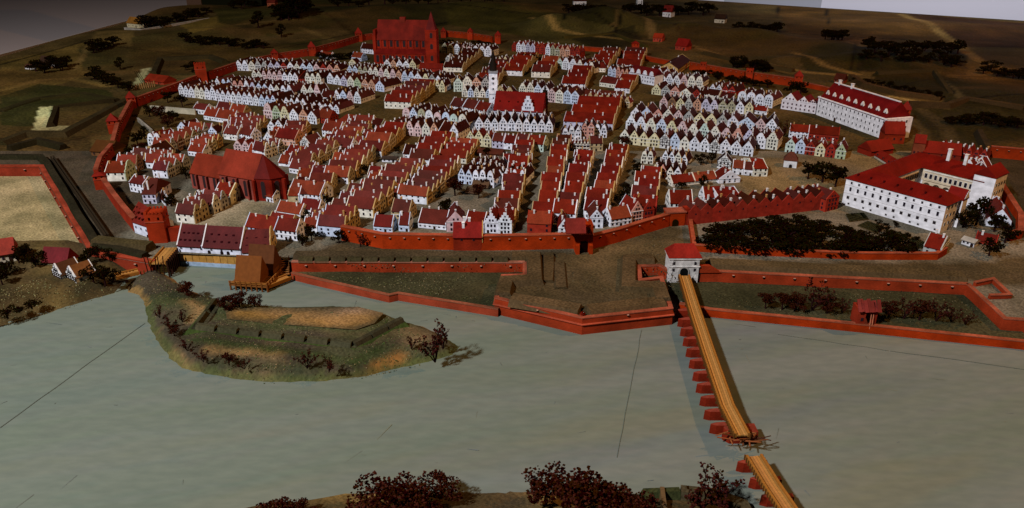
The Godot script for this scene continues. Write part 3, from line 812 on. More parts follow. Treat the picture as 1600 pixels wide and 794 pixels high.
# a row of houses standing on the line from pixel a to pixel b, fronts to the right of that direction
func row(where: String, x0: float, y0: float, x1: float, y1: float, depth: float, wall: float, rise: float, codes: String, roof := 0, from := "from left", side := "w") -> void:
	var a := G(x0, y0); var b := G(x1, y1)
	var t := along(a, b)
	var total := 0.0
	var toks := codes.split(" ", false)
	for s in toks: total += float(s.substr(2)) / 10.0 if s.length() > 2 and s[2] != "+" else 1.0
	var run := a.distance_to(b)
	var street := from == "from the river" or from == "from the wall"
	if street and depth < 0.13 and x0 < 780.0: depth *= 1.14
	var plain := where.begins_with("with their red backs")
	var x := 0.0
	var k := 0
	for s in toks:
		var share := float(s.substr(2)) / 10.0 if s.length() > 2 and s[2] != "+" else 1.0
		var w := run * share / total
		var sp := {"t": t * Transform3D(Basis(), Vector3(x + w / 2, 0, rng.randf_range(-0.0035, 0.0035))), "w": w, "d": depth * rng.randf_range(0.9, 1.1), "h": wall * rng.randf_range(0.88, 1.12) * (1.3 if s.ends_with("+") else 1.0), "r": rise * rng.randf_range(0.88, 1.08), "c": s[0], "g": s[1], "roof": roof, "end": k == 0 or k == toks.size() - 1, "side": side, "first": k == 0, "seed": rng.randi(), "blank": where.begins_with("with their red backs")}
		var lab: String = PAINT[s[0]][0]
		lab += " " + GABLE[s[1]] + " house"
		sp.label = "%s %s" % [lab, where] if toks.size() == 1 else "%s, %s %s %s" % [lab, ORD[mini(k, 21)], from, where]
		if sp.label.split(" ").size() > 16: print("long: ", sp.label)
		if plain: sp.merge({"t": t * Transform3D(Basis(), Vector3(x + w / 2, 0, 0)), "h": wall, "r": rise}, true)
		sp.group = "houses " + where
		sp.share = w / -t.origin.z
		specs.append(sp)
		if (street or depth < 0.1 and y1 < y0 - 6.0) and toks.size() > 1 and y0 > 150.0 and x0 > 330.0 and x0 < 780.0 and depth < 0.14 and rng.randf() < 0.8:
			var bk: Dictionary = sp.duplicate()
			bk.t = sp.t * Transform3D(Basis(), Vector3(0, 0, -sp.d - 0.004))
			bk.d = sp.d * rng.randf_range(0.35, 0.6); bk.h = sp.h * rng.randf_range(0.5, 0.8); bk.r = sp.r * rng.randf_range(0.75, 0.95)
			bk.c = "wcwn"[rng.randi() % 4]; bk.g = "t"; bk.side = "wcnw"[rng.randi() % 4]; bk.end = true; bk.seed = rng.randi(); bk.roof = [0, 1, 2, 3, 4][rng.randi() % 5]
			bk.label = "low back house behind the %s house %s" % [ORD[mini(k, 21)], where]
			bk.group = "back houses " + where
			bk.share = bk.share * 0.7
			specs.append(bk)
		x += w
		k += 1

func front_outline(g: String, w: float, h: float, r: float) -> PackedVector2Array:
	var o := PackedVector2Array([Vector2(-w / 2, -0.006), Vector2(w / 2, -0.006)])
	var half := []
	match g:
		"r": half = [[0.5, h, 0], [0.40, h + 0.10 * r, 0], [0.38, h + 0.45 * r, 0], [0.30, h + 0.78 * r, 0], [0.16, h + 1.0 * r, 0]]
		"d": half = [[0.5, h, 0], [0.46, h + 0.16 * r, 0], [0.36, h + 0.26 * r, 0], [0.33, h + 0.52 * r, 0], [0.24, h + 0.66 * r, 0], [0.21, h + 0.86 * r, 0], [0.12, h + 1.05 * r, 0]]
		"k": half = [[0.5, h, 0], [0.5, h + 0.2 * r, 0], [0.38, h + 0.2 * r, 0], [0.38, h + 0.45 * r, 0], [0.25, h + 0.45 * r, 0], [0.25, h + 0.72 * r, 0], [0.12, h + 0.72 * r, 0], [0.12, h + 1.02 * r, 0]]
		"f": half = [[0.48, h + 0.1 * r, 0], [0.45, h + 0.42 * r, 0], [0.36, h + 0.75 * r, 0], [0.2, h + 0.98 * r, 0]]
		_: half = [[0.5, h + 0.05 * r, 0]]
	for q in half: o.append(Vector2(q[0] * w, q[1]))
	o.append(Vector2(0, h + r * (1.12 if g in ["r", "d", "f"] else 1.05)) if g != "k" else Vector2(0.0, h + 1.02 * r))
	half.reverse()
	for q in half: o.append(Vector2(-q[0] * w, q[1]))
	return o

func window_at(m: Mb, x: float, y: float, w: float, h: float, z: float, t := Transform3D(), frame := Color(0, 0, 0, 0)) -> void:
	if frame.a > 0.0:
		m.box(Vector3(x - w / 2 - 0.0012, y - 0.0012, z - 0.001), Vector3(x + w / 2 + 0.0012, y + h + 0.0012, z + 0.0005), frame, t)
	m.box(Vector3(x - w / 2, y, z - 0.001), Vector3(x + w / 2, y + h, z + 0.0011), Color(0.012, 0.011, 0.012), t)

# the meshes of one house, as a dictionary of part name -> Mb
func house_parts(s: Dictionary) -> Dictionary:
	var g := RandomNumberGenerator.new()
	g.seed = s.seed
	rng.seed = s.seed
	var w: float = s.w; var d: float = s.d; var h: float = s.h; var r: float = s.r
	var col := jit(lin(PAINT[s.c][1]), 0.06)
	var side := jit(lin(PAINT[s.side][1]), 0.05)
	if s.g == "e" or s.g == "x" or s.c in ["R", "D"]: side = col
	var rc: Color = [lin("7a2419"), lin("431a12"), lin("8a3622"), lin("743028"), lin("8a331d")][s.roof]
	rc = jit(rc, 0.22)
	var other := g.randf()
	if other < 0.14: rc = jit(lin("5e2a24"), 0.15)
	elif other < 0.20 and s.roof != 1: rc = jit(lin("94402a"), 0.12)
	elif other < 0.32 and s.roof != 1: rc = jit(lin("6a2a26"), 0.12)
	var p := {}
	var wall := Mb.new(); var roof := Mb.new(); var win := Mb.new(); var fac := Mb.new()
	var px_w := 0.0064; var px_h := 0.0094
	var trim := tone(col, 0.82) if g.randf() < 0.5 else Color(0.7, 0.69, 0.66)
	var ridge_y := h + r
	if s.g == "e" or s.g == "x":
		var e := w - 0.001
		wall.box(Vector3(-e / 2, -0.008, -d), Vector3(e / 2, h, 0), col)
		var turn := Transform3D(Basis(Vector3.UP, PI / 2), Vector3(w / 2, 0, -d / 2))
		if s.g == "e":
			for q in [-1, 1]:
				wall.slab(PackedVector2Array([Vector2(-d / 2, h), Vector2(d / 2, h), Vector2(0, h + r + 0.003)]), -0.0025, 0.0, col, Transform3D(Basis(Vector3.UP, q * PI / 2), Vector3(q * e / 2, 0, -d / 2)))
			roof.add(gable_prism(d, w - 0.006, h, r, 0.003, rc, -0.003), turn)
		else:
			var hip := Mb.new()
			pyramid(hip, w, d, h, r, rc, 0.003, w * 0.6)
			roof.add(hip, Transform3D(Basis(), Vector3(0, 0, -d / 2)))
		var n := maxi(2, int(w / 0.017))
		var lv := 2 if h > 0.03 else 1
		for i in n:
			var x := -w / 2 + (i + 0.5) * w / n
			for j in lv:
				if i == n / 2 and j == 0:
					win.box(Vector3(x - 0.004, 0, -0.001), Vector3(x + 0.004, 0.011, 0.0009), lin("241610"))
				elif g.randf() < 0.93:
					window_at(win, x, 0.007 + j * h * 0.46, px_w, minf(px_h, h * 0.25), 0.0)
		wall.box(Vector3(-w / 2, h * 0.48, 0), Vector3(w / 2, h * 0.48 + 0.0014, 0.0012), trim)
		for q in [-1, 1]:
			var tt := Transform3D(Basis(Vector3.UP, q * PI / 2), Vector3(q * e / 2, 0, -d / 2))
			for j in lv:
				for i in 3: window_at(win, (i - 1) * d * 0.28, 0.007 + j * h * 0.46, px_w * 0.9, minf(px_h, h * 0.25), 0.0, tt)
			if s.g == "e":
				for i in 2: window_at(win, (i - 0.5) * d * 0.2, h + r * 0.22, px_w * 0.8, px_h * 0.7, 0.0005, tt)
	else:
		wall.box(Vector3(-w / 2 + 0.0008, -0.008, -d), Vector3(w / 2 - 0.0008, h, -0.001), side)
		wall.slab(PackedVector2Array([Vector2(-w / 2, h), Vector2(w / 2, h), Vector2(0, ridge_y + 0.001)]), -d - 0.0015, -d + 0.001, side)
		roof.add(gable_prism(w, d - 0.004, h, r, 0.0025, rc, -0.0025), Transform3D())
		fac.slab(front_outline(s.g, w - 0.0006, h, r), -0.0028, 0.0012, col)
		# pale edge of the gable
		var n := 2 if w < 0.048 else 3
		var lv := 2 if h < 0.042 else 3
		var step := (h - 0.002) / lv
		for j in lv:
			for i in n:
				var x := (i - (n - 1) / 2.0) * w * 0.74 / n
				if j == 0 and i == (s.seed % n): win.box(Vector3(x - 0.004, -0.002, 0), Vector3(x + 0.004, 0.0115, 0.0022), lin("2b1a12"))
				else: window_at(win, x, 0.005 + j * step, px_w, minf(px_h, step * 0.6), 0.0012)
		if s.get("blank", false):
			win = Mb.new()
			window_at(win, w * 0.1, h * 0.75, 0.004, 0.005, 0.0012)
		elif s.c != "h":
			fac.box(Vector3(-w / 2, h - 0.0012, 0.001), Vector3(w / 2, h + 0.0008, 0.0026), trim)
			if g.randf() < 0.5: fac.box(Vector3(-w / 2, step, 0.001), Vector3(w / 2, step + 0.0012, 0.0021), trim)
		for i in (0 if s.get("blank", false) else 2): window_at(win, (i - 0.5) * w * 0.22, h + r * 0.16, px_w * 0.85, minf(px_h * 0.75, r * 0.25), 0.0012)
		if r > 0.03 and g.randf() < 0.6: window_at(win, 0, h + r * 0.55, px_w * 0.7, px_h * 0.5, 0.0012)
		if s.end:
			for q in [-1, 1]:
				var tt := Transform3D(Basis(Vector3.UP, q * PI / 2), Vector3(q * (w / 2 - 0.0008), 0, -d / 2))
				for j in mini(lv, 2):
					for i in maxi(2, int(d / 0.024)):
						if g.randf() < 0.8: window_at(win, -d / 2 + (i + 0.5) * d / maxi(2, int(d / 0.024)), 0.008 + j * step, px_w, minf(px_h, step * 0.55), 0.0, tt)
		if s.c == "h":
			var dk := lin("2a1813")
			var tb := Mb.new()
			for x in [-0.48, -0.24, 0.0, 0.24, 0.48]: tb.box(Vector3(x * w - 0.0009, h * 0.36, 0.001), Vector3(x * w + 0.0009, h + r * (0.95 - absf(x) * 1.9), 0.0024), dk)
			for y in [0.36, 0.68, 1.0]: tb.box(Vector3(-w / 2, h * y - 0.0009, 0.001), Vector3(w / 2, h * y + 0.0009, 0.0026), dk)
			tb.box(Vector3(-w * 0.24, h + r * 0.5, 0.001), Vector3(w * 0.24, h + r * 0.5 + 0.0016, 0.0026), dk)
			for q in [-1, 1]:
				tb.tube(Vector3(q * w * 0.46, h * 0.38, 0.0014), Vector3(q * w * 0.25, h * 0.98, 0.0014), 0.0009, 0.0009, dk, 4)
			p["timbering"] = tb
	p["wall"] = wall
	if fac.v.size(): p["facade"] = fac
	p["roof"] = roof
	p["windows"] = win
	for i in ((3 if d > 0.12 else 2) if g.randf() < 0.75 else 1):
		var ch := Mb.new()
		var cz: float = -d * [g.randf_range(0.12, 0.3), g.randf_range(0.72, 0.92), g.randf_range(0.42, 0.6)][i]
		var cx := w * g.randf_range(-0.2, 0.2)
		if s.g == "e":
			cx = w * (g.randf_range(-0.4, -0.1) if i == 0 else g.randf_range(0.1, 0.4)); cz = -d * g.randf_range(0.35, 0.6)
		var cs := g.randf_range(0.0022, 0.0031)
		var top := h + r + g.randf_range(0.001, 0.008)
		var base := h + r * 0.3
		var cc := lin("d8d2cc") if g.randf() < 0.88 else lin("b98a52")
		ch.box(Vector3(cx - cs, base, cz - cs), Vector3(cx + cs, top, cz + cs), cc)
		ch.box(Vector3(cx - cs * 1.25, top, cz - cs * 1.25), Vector3(cx + cs * 1.25, top + 0.0016, cz + cs * 1.25), tone(cc, 1.06))
		p["chimney" + ["", "_b", "_bb"][i]] = ch
	return p

func town() -> void:
	rows()
	specs.sort_custom(func(a, b): return a.share > b.share)
	var far := {"wall": Mb.new(), "roof": Mb.new(), "windows": Mb.new()}
	var taken := {}
	for k in specs.size():
		var s: Dictionary = specs[k]
		var p := house_parts(s)
		if k < 300:
			var lb: String = s.label
			var t := thing("house", lb, "house", s.t, s.group)
			for q in p:
				var o := obj(q.split("_b")[0], p[q].mesh(M.roof if q == "roof" else M.dark if q == "windows" else M.paint), t)
				if q in ["windows", "timbering"]: o.set_meta("kind", "stuff")
		else:
			for q in p:
				far["roof" if q == "roof" else "windows" if q == "windows" else "wall"].add(p[q], s.t)
	print("houses ", specs.size())
	var mesh := ArrayMesh.new()
	far.wall.surface(mesh, M.paint); far.roof.surface(mesh, M.roof); far.windows.surface(mesh, M.dark)
	if mesh.get_surface_count():
		tag(obj("distant_houses", mesh), "small pastel gabled houses of the far rows, too small to tell one by one", "houses", "", "stuff")

func rows() -> void:
	var W := 0.036; var R := 0.034
	# right quarter, rows of gables towards the river
	row("in the half-timbered row nearest the orchard", 968, 223, 1176, 245, 0.131, W, R, "ct yt yt yt12 ht bt ct wt wt ht wt wt11 wt11", 1)
	row("at the square end of the half-timbered row", 1176, 276, 1199, 276, 0.14, 0.034, 0.02, "ce", 0)
	row("behind the orchard, facing the square's corner", 1143, 272, 1176, 275, 0.05, 0.034, 0.026, "we12 we", 0)
	row("in the pastel row of curved gables", 977, 203, 1214, 234, 0.140, 0.044, 0.032, "wd wd cd bd yd pd cd md cd pd sd ld wd cd", 1)
	row("in the plain row above the pastel row", 985, 185, 1213, 206, 0.140, 0.032, 0.034, "wt bt12 st ct pt at yt11 yt11 at wt bt15 pt wt", 1)
	row("in the fourth row above the orchard", 1030, 167, 1176, 178, 0.140, 0.032, 0.032, "pt ut yt ad ot ld ld vk vk wt yt", 1)
	row("in the fifth row above the orchard", 1018, 146, 1095, 156, 0.140, 0.03, 0.032, "yt at st ct12 Dt", 1)
	row("behind the red and green gables near the wall", 1095, 153, 1146, 160, 0.06, 0.028, 0.026, "ce15 ve12", 1)
	row("in the row below the bright back wall", 1028, 129, 1098, 136, 0.140, 0.03, 0.032, "wt wd wd pd cr+ cr+", 1)
	row("among the small gables behind the dark eaves", 1108, 144, 1148, 150, 0.140, 0.026, 0.032, "wt wt Rt Rt", 1)
	row("in the short row of tower-like white fronts", 1152, 160, 1207, 168, 0.158, 0.040, 0.028, "wf wf wf wf", 1)
	row("in front of the tower-like white fronts", 1172, 176, 1198, 179, 0.05, 0.022, 0.022, "we", 0)
	row("beside the street of steep roofs, right side", 1014, 118, 1046, 124, 0.08, 0.03, 0.034, "wt wt wt", 1)
	# small yard houses between the orchard and the long rows
	row("by the yard trees above the postern", 1001, 255, 1020, 257, 0.07, 0.034, 0.026, "cr cr", 1)
	row("in the little yard row above the postern", 1017, 276, 1064, 282, 0.123, 0.026, 0.03, "yt st+ ct wt", 1)
	row("in the short second yard row", 1034, 252, 1074, 258, 0.07, 0.024, 0.028, "wt wt ct11 wt", 1)
	row("with crossed beams behind the long yard roof", 1120, 262, 1142, 264, 0.06, 0.026, 0.034, "ht", 1)
	row("long and low above the orchard trees", 1050, 292, 1120, 284, 0.055, 0.018, 0.024, "ce ce", 0)
	row("beside the street below the long low roofs", 1045, 333, 1082, 333, 0.075, 0.040, 0.036, "he", 0)
	row("with a broad white gable above the red row's roofs", 1123, 287, 1156, 285, 0.07, 0.02, 0.034, "wt", 0)
	row("between the broad white gable and the red row", 1122, 318, 1156, 315, 0.11, 0.03, 0.016, "we", 0)
	row("among trees left of the square red roof block", 1099, 314, 1133, 312, 0.05, 0.02, 0.03, "we", 0)
	# back-to-wall houses of the orchard
	row("with their red backs to the orchard", 1074, 352, 1288, 327, 0.08, 0.050, 0.024, "Dt Dt Dt Dt Dt Dt Dt Dt Dt Dt Dt Dt", 1)
	row("ending the red row beside the castle", 1287, 331, 1307, 326, 0.10, 0.046, 0.030, "Rt", 0)
	# square and barracks
	row("in the short colourful row on the square", 1226, 237, 1320, 249, 0.10, 0.038, 0.030, "mt bt Dt yt Rt gt", 0)
	row("behind the short colourful row on the square", 1232, 213, 1310, 220, 0.08, 0.03, 0.028, "we De15", 0)
	# middle streets, gables to the street on their right
	row("up the street from the gate tower", 861, 366, 891, 234, 0.075, 0.040, 0.030, "Rt kt nt ct nt kt nt ct kt nt", 0, "from the wall", "n")
	row("left of the broad street to the square", 898, 350, 930, 252, 0.075, 0.036, 0.030, "wt nt kt nt ct kt nt", 0, "from the wall", "w")
	row("with their gables by the curved wall street", 946, 345, 983, 243, 0.085, 0.036, 0.030, "wt nt kt nt kt ct nt kt", 0, "from the wall", "w")
	row("above the red pair inside the curved wall", 1024, 338, 1033, 276, 0.09, 0.036, 0.026, "Rt kt nt ct kt", 0, "from the wall", "h")
	row("standing just inside the curved wall", 986, 349, 1022, 343, 0.08, 0.040, 0.036, "st Dt", 0)
	row("standing free behind the curved wall", 953, 355, 986, 350, 0.07, 0.034, 0.030, "we", 0)
	row("with a white gable towards the gate tower", 921, 357, 942, 357, 0.09, 0.040, 0.034, "wt", 0)
	row("with a narrow white gable left of the gate tower", 872, 366, 890, 366, 0.10, 0.026, 0.034, "wt", 0)
	row("on the dark street by the stepped white pair", 805, 358, 835, 234, 0.085, 0.038, 0.028, "kt nt kt nt kt ct nt kt nt kt nt", 0, "from the wall", "w")
	row("with stepped gables near the wall", 757, 364, 800, 366, 0.10, 0.040, 0.032, "wk wk", 0)
	row("between the pink gable and the stepped white pair", 727, 361, 757, 364, 0.08, 0.040, 0.026, "we", 0)
	row("beside the trees above the small wall house", 698, 362, 727, 361, 0.10, 0.038, 0.040, "pt", 0)
	row("with a gate arch left of the pink gable", 653, 356, 697, 360, 0.09, 0.026, 0.034, "we", 3)
	row("standing at the wall, nearest the bushes", 583, 362, 613, 364, 0.055, 0.026, 0.032, "be", 0)
	row("next to the pale blue wall house", 623, 361, 640, 362, 0.055, 0.032, 0.030, "be", 0)
	row("with crossed beams on its side gable", 611, 341, 640, 344, 0.075, 0.03, 0.034, "ne", 4)
	row("in the slanting street of ochre gables", 583, 341, 668, 268, 0.10, 0.040, 0.030, "kt nt kt kt nt kt nt kt nt", 3, "from the river", "c")
	row("in the upper slanting street of ochre gables", 677, 262, 712, 222, 0.09, 0.036, 0.030, "kt nt kt nt", 0, "from the river", "w")
	row("facing the small garden yard", 667, 320, 703, 288, 0.10, 0.034, 0.030, "kt nt kt nt kt", 3, "from the river", "w")
	row("above the small garden yard", 704, 286, 720, 260, 0.10, 0.034, 0.030, "kt nt ct", 0, "from the river", "w")
	row("on the street below the yellow gables", 729, 256, 749, 233, 0.12, 0.030, 0.026, "nt kt nt kt", 0, "from the river", "c")
	row("around the garden yard, with white round gables", 716, 286, 772, 294, 0.123, 0.036, 0.030, "bt bt wr wr wr", 1)
	row("in the small row behind the white round gables", 775, 285, 822, 290, 0.123, 0.032, 0.028, "wt wd wd wd", 1)
	row("in the second small row behind the garden yard", 733, 271, 780, 276, 0.105, 0.028, 0.026, "lt bt wt ct wt", 1)
	row("between the yellow gables and the garden yard", 786, 262, 832, 262, 0.08, 0.026, 0.026, "ce ce", 0)
	# left of the middle
	row("in the nearer quay street", 540, 372, 564, 350, 0.09, 0.040, 0.030, "kd kd kd", 0, "from the river", "b")
	row("facing the quay, left one of the low pair", 384, 366, 430, 374, 0.075, 0.038, 0.032, "be", 0)
	row("facing the quay, with a doorway and tan side gable", 430, 373, 465, 377, 0.075, 0.036, 0.030, "we", 0)
	row("behind the low quay pair", 418, 358, 455, 364, 0.065, 0.03, 0.028, "ne", 0)
	row("behind the low quay pair, second back", 432, 339, 470, 345, 0.065, 0.03, 0.028, "we", 0)
	row("with a bare white wall above the quay trees", 470, 338, 500, 342, 0.06, 0.034, 0.028, "we", 0)
	row("beside the dominating red convent church's apse", 407, 312, 428, 317, 0.05, 0.024, 0.02, "we", 2)
	row("on the lane right of the convent church", 452, 312, 502, 318, 0.09, 0.034, 0.032, "we", 3)
	row("on the lane above, ochre side gables", 508, 316, 538, 272, 0.09, 0.034, 0.030, "kt nt kt", 3, "from the river", "w")
	row("in the lane of cream gables", 546, 288, 590, 244, 0.10, 0.036, 0.030, "nt kt yt nt vt", 3, "from the river", "w")
	row("in the upper lane of tan gables", 597, 246, 640, 205, 0.10, 0.036, 0.030, "kt nt kt nt", 0, "from the river", "w")
	row("in the lane behind the convent church", 487, 264, 532, 238, 0.09, 0.032, 0.030, "nd nd nd nd", 3, "from the river", "w")
	row("with a white wall of small windows above the convent", 452, 270, 489, 276, 0.06, 0.028, 0.03, "we", 3)
	row("in the narrow lane of tan gables, upper left", 546, 238, 590, 196, 0.09, 0.034, 0.030, "nt kt nt kt ct", 3, "from the river", "w")
	row("with white walls beside the narrow upper lane", 516, 236, 548, 240, 0.07, 0.030, 0.032, "we", 3)
	row("with a blue end wall in the upper lane", 447, 246, 472, 250, 0.07, 0.026, 0.030, "be", 0)
	row("with an orange front above the convent church", 430, 224, 462, 228, 0.08, 0.032, 0.036, "oe", 0)
	row("with yellow side gables behind the orange front", 464, 222, 486, 202, 0.09, 0.03, 0.028, "vt ot kt", 3, "from the river", "w")
	row("with a half-timbered gable beside the orange front", 470, 232, 486, 235, 0.09, 0.03, 0.032, "ht", 1)
	row("right below the six coloured triangles", 419, 206, 443, 208, 0.08, 0.032, 0.032, "wt wt", 1)
	row("with its white gable left of the orange front", 413, 223, 428, 225, 0.06, 0.024, 0.032, "wt", 0)
	row("with red eaves right of the six coloured triangles", 494, 190, 516, 193, 0.07, 0.034, 0.034, "De", 2)
	row("under the big red hipped roof", 526, 198, 570, 204, 0.09, 0.03, 0.034, "wx", 2)
	row("with a broad red roof beneath the hipped roof", 536, 212, 574, 216, 0.07, 0.03, 0.034, "ne", 2)
	row("above the narrow upper lane, red roofed", 503, 212, 530, 216, 0.08, 0.032, 0.036, "we", 2)
	row("standing alone by the round arched fronts", 580, 203, 597, 206, 0.06, 0.034, 0.026, "ve", 1)
	row("in the row of six coloured triangles", 412, 183, 496, 193, 0.140, 0.034, 0.036, "pr gd yd wt ot wt", 1)
	# far left quarter
	row("with cream curved gables by the convent church", 414, 248, 446, 238, 0.08, 0.036, 0.032, "cd cd hd", 3, "from left", "w")
	row("pink pair above the convent roof", 366, 236, 391, 238, 0.07, 0.026, 0.030, "pt pt", 0)
	row("with a white end wall behind the convent", 371, 217, 393, 222, 0.07, 0.034, 0.028, "we", 3)
	row("with a tan side gable on the long lane", 402, 212, 418, 196, 0.10, 0.032, 0.030, "nt nt kt", 3, "from the river", "w")
	row("with brown roofs on the long upper lane", 391, 205, 402, 190, 0.08, 0.03, 0.030, "nt nt", 3, "from the river", "w")
	row("around the upper left yard, red roofs", 318, 186, 366, 193, 0.07, 0.028, 0.034, "we we14", 2)
	row("with dark windows at the yard's white wall", 302, 176, 322, 179, 0.06, 0.032, 0.024, "we", 2)
	row("above the yard, red roofed", 338, 176, 382, 181, 0.06, 0.024, 0.03, "we ne", 2)
	row("low and long below the yard, blue end", 294, 206, 328, 209, 0.06, 0.020, 0.030, "we", 2)
	row("with a blue gable end below the yard", 279, 206, 294, 209, 0.09, 0.026, 0.030, "bt", 1)
	row("with a small blue gable right of the low roof", 326, 213, 340, 214, 0.07, 0.022, 0.026, "bt", 1)
	row("dark roofed with half-timbered front above the convent", 350, 216, 372, 219, 0.07, 0.034, 0.032, "he", 3)
	row("with tall white twin gables by the garden trees", 232, 231, 254, 233, 0.11, 0.046, 0.024, "wr wr", 0)
	row("on the lane of tan gables below the garden", 268, 240, 300, 226, 0.10, 0.034, 0.032, "ad ut nt", 2, "from left", "w")
	row("on the lane of tan gables, upper part", 300, 224, 328, 212, 0.09, 0.034, 0.032, "vt at at", 2, "from left", "w")
	row("near the convent roof, small yellow gables", 326, 240, 348, 226, 0.08, 0.032, 0.030, "nt yt kt", 2, "from left", "w")
	row("with white front left of the convent roof", 294, 243, 318, 246, 0.06, 0.026, 0.026, "we", 2)
	row("on the dark lane left of the convent", 258, 264, 276, 254, 0.09, 0.034, 0.032, "at at nt", 2, "from left", "w")
	row("long and yellow at the garden lane", 247, 252, 274, 241, 0.07, 0.030, 0.034, "ke", 1)
	row("with a green curved gable by the left wall", 198, 283, 214, 271, 0.08, 0.038, 0.034, "gd", 4, "from left", "c")
	row("right of the green curved gable", 216, 268, 246, 252, 0.09, 0.032, 0.032, "ud kt ht", 2, "from left", "w")
	row("white walled below the green curved gable", 204, 299, 226, 303, 0.07, 0.038, 0.022, "we", 4)
	row("with a slate hipped roof by the left tower", 225, 318, 246, 318, 0.15, 0.036, 0.040, "lx", 1)
	row("grey stepped fronts left of the convent church", 262, 279, 298, 262, 0.075, 0.036, 0.030, "at at at", 2, "from left", "w")
	row("small white gable behind the crenellated tower", 258, 322, 268, 320, 0.07, 0.022, 0.026, "wt", 1)
	row("on the left edge of the open square", 304, 350, 328, 336, 0.075, 0.040, 0.026, "nd nd", 3, "from left", "c")
	row("further along the open square's edge", 334, 335, 358, 322, 0.08, 0.040, 0.030, "cd ad", 3, "from left", "w")
	row("yellow striped at the convent church door", 360, 320, 382, 304, 0.07, 0.040, 0.030, "yt", 0, "from left", "w")
	# upper left rows
	row("in the white row below the dark red wall", 281, 149, 432, 168, 0.158, 0.034, 0.032, "wt+ wt wt ct ct wt wt+ wt wt wt wt wt wt wt wt bt bt bt", 1)
	row("in the white triangles right of that row", 444, 168, 480, 172, 0.158, 0.03, 0.034, "wt wt wt wt", 1)
	row("in the short lower white row", 488, 172, 530, 177, 0.158, 0.022, 0.026, "wt wt wt wt wt", 1)
	row("in the third row below the left wall", 337, 139, 458, 152, 0.158, 0.034, 0.032, "wt bd bd sd sd wd ld bt bt wt ct wd wd", 1)
	row("with two tall cream gables in the third row", 471, 150, 501, 154, 0.09, 0.036, 0.036, "ct ct pd", 1)
	row("with a long maroon roof in the third row", 501, 156, 522, 158, 0.07, 0.022, 0.034, "we", 1)
	row("right of the long maroon roof", 521, 156, 564, 161, 0.158, 0.03, 0.034, "wt bt pd wd", 1)
	row("in the second row below the left wall", 394, 124, 502, 131, 0.158, 0.034, 0.030, "ct ct pd pd pd pd wt wt wt De13 cd cd cd", 1)
	row("in the second row, right half", 512, 129, 600, 143, 0.158, 0.03, 0.034, "wt wt lt ct gt ot ot bt12", 1)
	row("in the row nearest the upper left wall", 369, 109, 532, 116, 0.158, 0.034, 0.032, "wt wd ct ad ad lt lt Dt wt ct bt bt pt Dt st od", 1)
	row("in the row nearest the wall, right part", 543, 115, 600, 121, 0.140, 0.03, 0.03, "bt bt vd vd cd cd pd", 1)
	row("below the big red church", 600, 122, 690, 133, 0.158, 0.03, 0.032, "cd pd ot bd bd wt13 yd at wt", 1)
	row("right below the church, yellow", 680, 142, 695, 143, 0.12, 0.040, 0.03, "yd yd", 1)
	row("before the red church's door", 655, 110, 690, 112, 0.06, 0.022, 0.03, "De", 0)
	row("behind the arcaded market block", 600, 105, 650, 108, 0.105, 0.03, 0.03, "wt ot wt wt yt", 1)
	# centre north
	row("with arcades along the market block", 643, 170, 684, 139, 0.17, 0.042, 0.030, "kt nt kt nt kt nt", 0, "from the river", "c")
	row("in the tall pastel row on the main square", 709, 142, 766, 142, 0.140, 0.056, 0.026, "md cd od ad", 1)
	row("in the low row before the tall pastel row", 722, 150, 768, 152, 0.088, 0.028, 0.030, "cd bt cd cd bt", 1)
	row("with long white walls left of the town hall", 703, 172, 762, 184, 0.085, 0.034, 0.034, "we we we", 0)
	row("in the row of round arched fronts", 629, 189, 729, 204, 0.140, 0.040, 0.034, "pf bk vf wf pf bf mf cf", 1)
	row("in the row below the round arched fronts", 610, 207, 716, 219, 0.140, 0.036, 0.034, "ct wt pd pd ct ot we14 wt", 1)
	row("in the white row below the town hall", 742, 202, 864, 206, 0.158, 0.032, 0.034, "wt12 wt wt wt12 wt wt wt wt wt wt", 1)
	row("in the group of yellow gables", 729, 226, 768, 229, 0.075, 0.036, 0.034, "yt yt yt", 0)
	row("facing the river beside the yellow gables", 768, 230, 849, 238, 0.075, 0.036, 0.028, "le we oe me14", 0)
	row("with lattice roof by the broad street", 869, 232, 892, 233, 0.06, 0.034, 0.024, "oe", 1)
	row("in the white trio by the broad street", 878, 219, 908, 219, 0.08, 0.036, 0.028, "wr wr wt", 1)
	row("tall and peach beside the white trio", 908, 216, 928, 217, 0.09, 0.056, 0.022, "sk sk", 1)
	row("with white round gables by the long market roofs", 928, 213, 948, 214, 0.09, 0.034, 0.026, "wr wr", 1)
	row("with small gables below the peach fronts", 895, 236, 921, 236, 0.05, 0.03, 0.018, "wt ct ct ct ct", 0)
	row("by the street below the white round gables", 921, 236, 942, 236, 0.08, 0.036, 0.026, "ne", 0)
	row("with white walls in the middle yard", 895, 254, 920, 256, 0.06, 0.03, 0.024, "we", 0)
	row("deeper in the middle yard", 898, 277, 922, 278, 0.06, 0.03, 0.024, "we", 0)
	row("under the long market roofs beside the square", 957, 204, 976, 153, 0.24, 0.034, 0.030, "nt nt kt nt", 0, "from the river", "l")
	row("in the tall facades on the upper square", 856, 158, 904, 163, 0.158, 0.054, 0.026, "pk ct bt bt", 1)
	row("in the row left of the tall upper facades", 811, 145, 858, 148, 0.140, 0.034, 0.03, "cd cd bt wt", 1)
	row("before the white four-gabled hall", 917, 161, 984, 168, 0.07, 0.03, 0.028, "nd nd nd nd De12 nd nd", 0)
	row("left of the white four-gabled hall", 950, 117, 982, 125, 0.140, 0.038, 0.026, "bt bt sd sd od", 1)
	row("in the upper row of large pale gables", 870, 106, 928, 114, 0.158, 0.040, 0.032, "mt wd13 wd13 cd bt cd", 1)
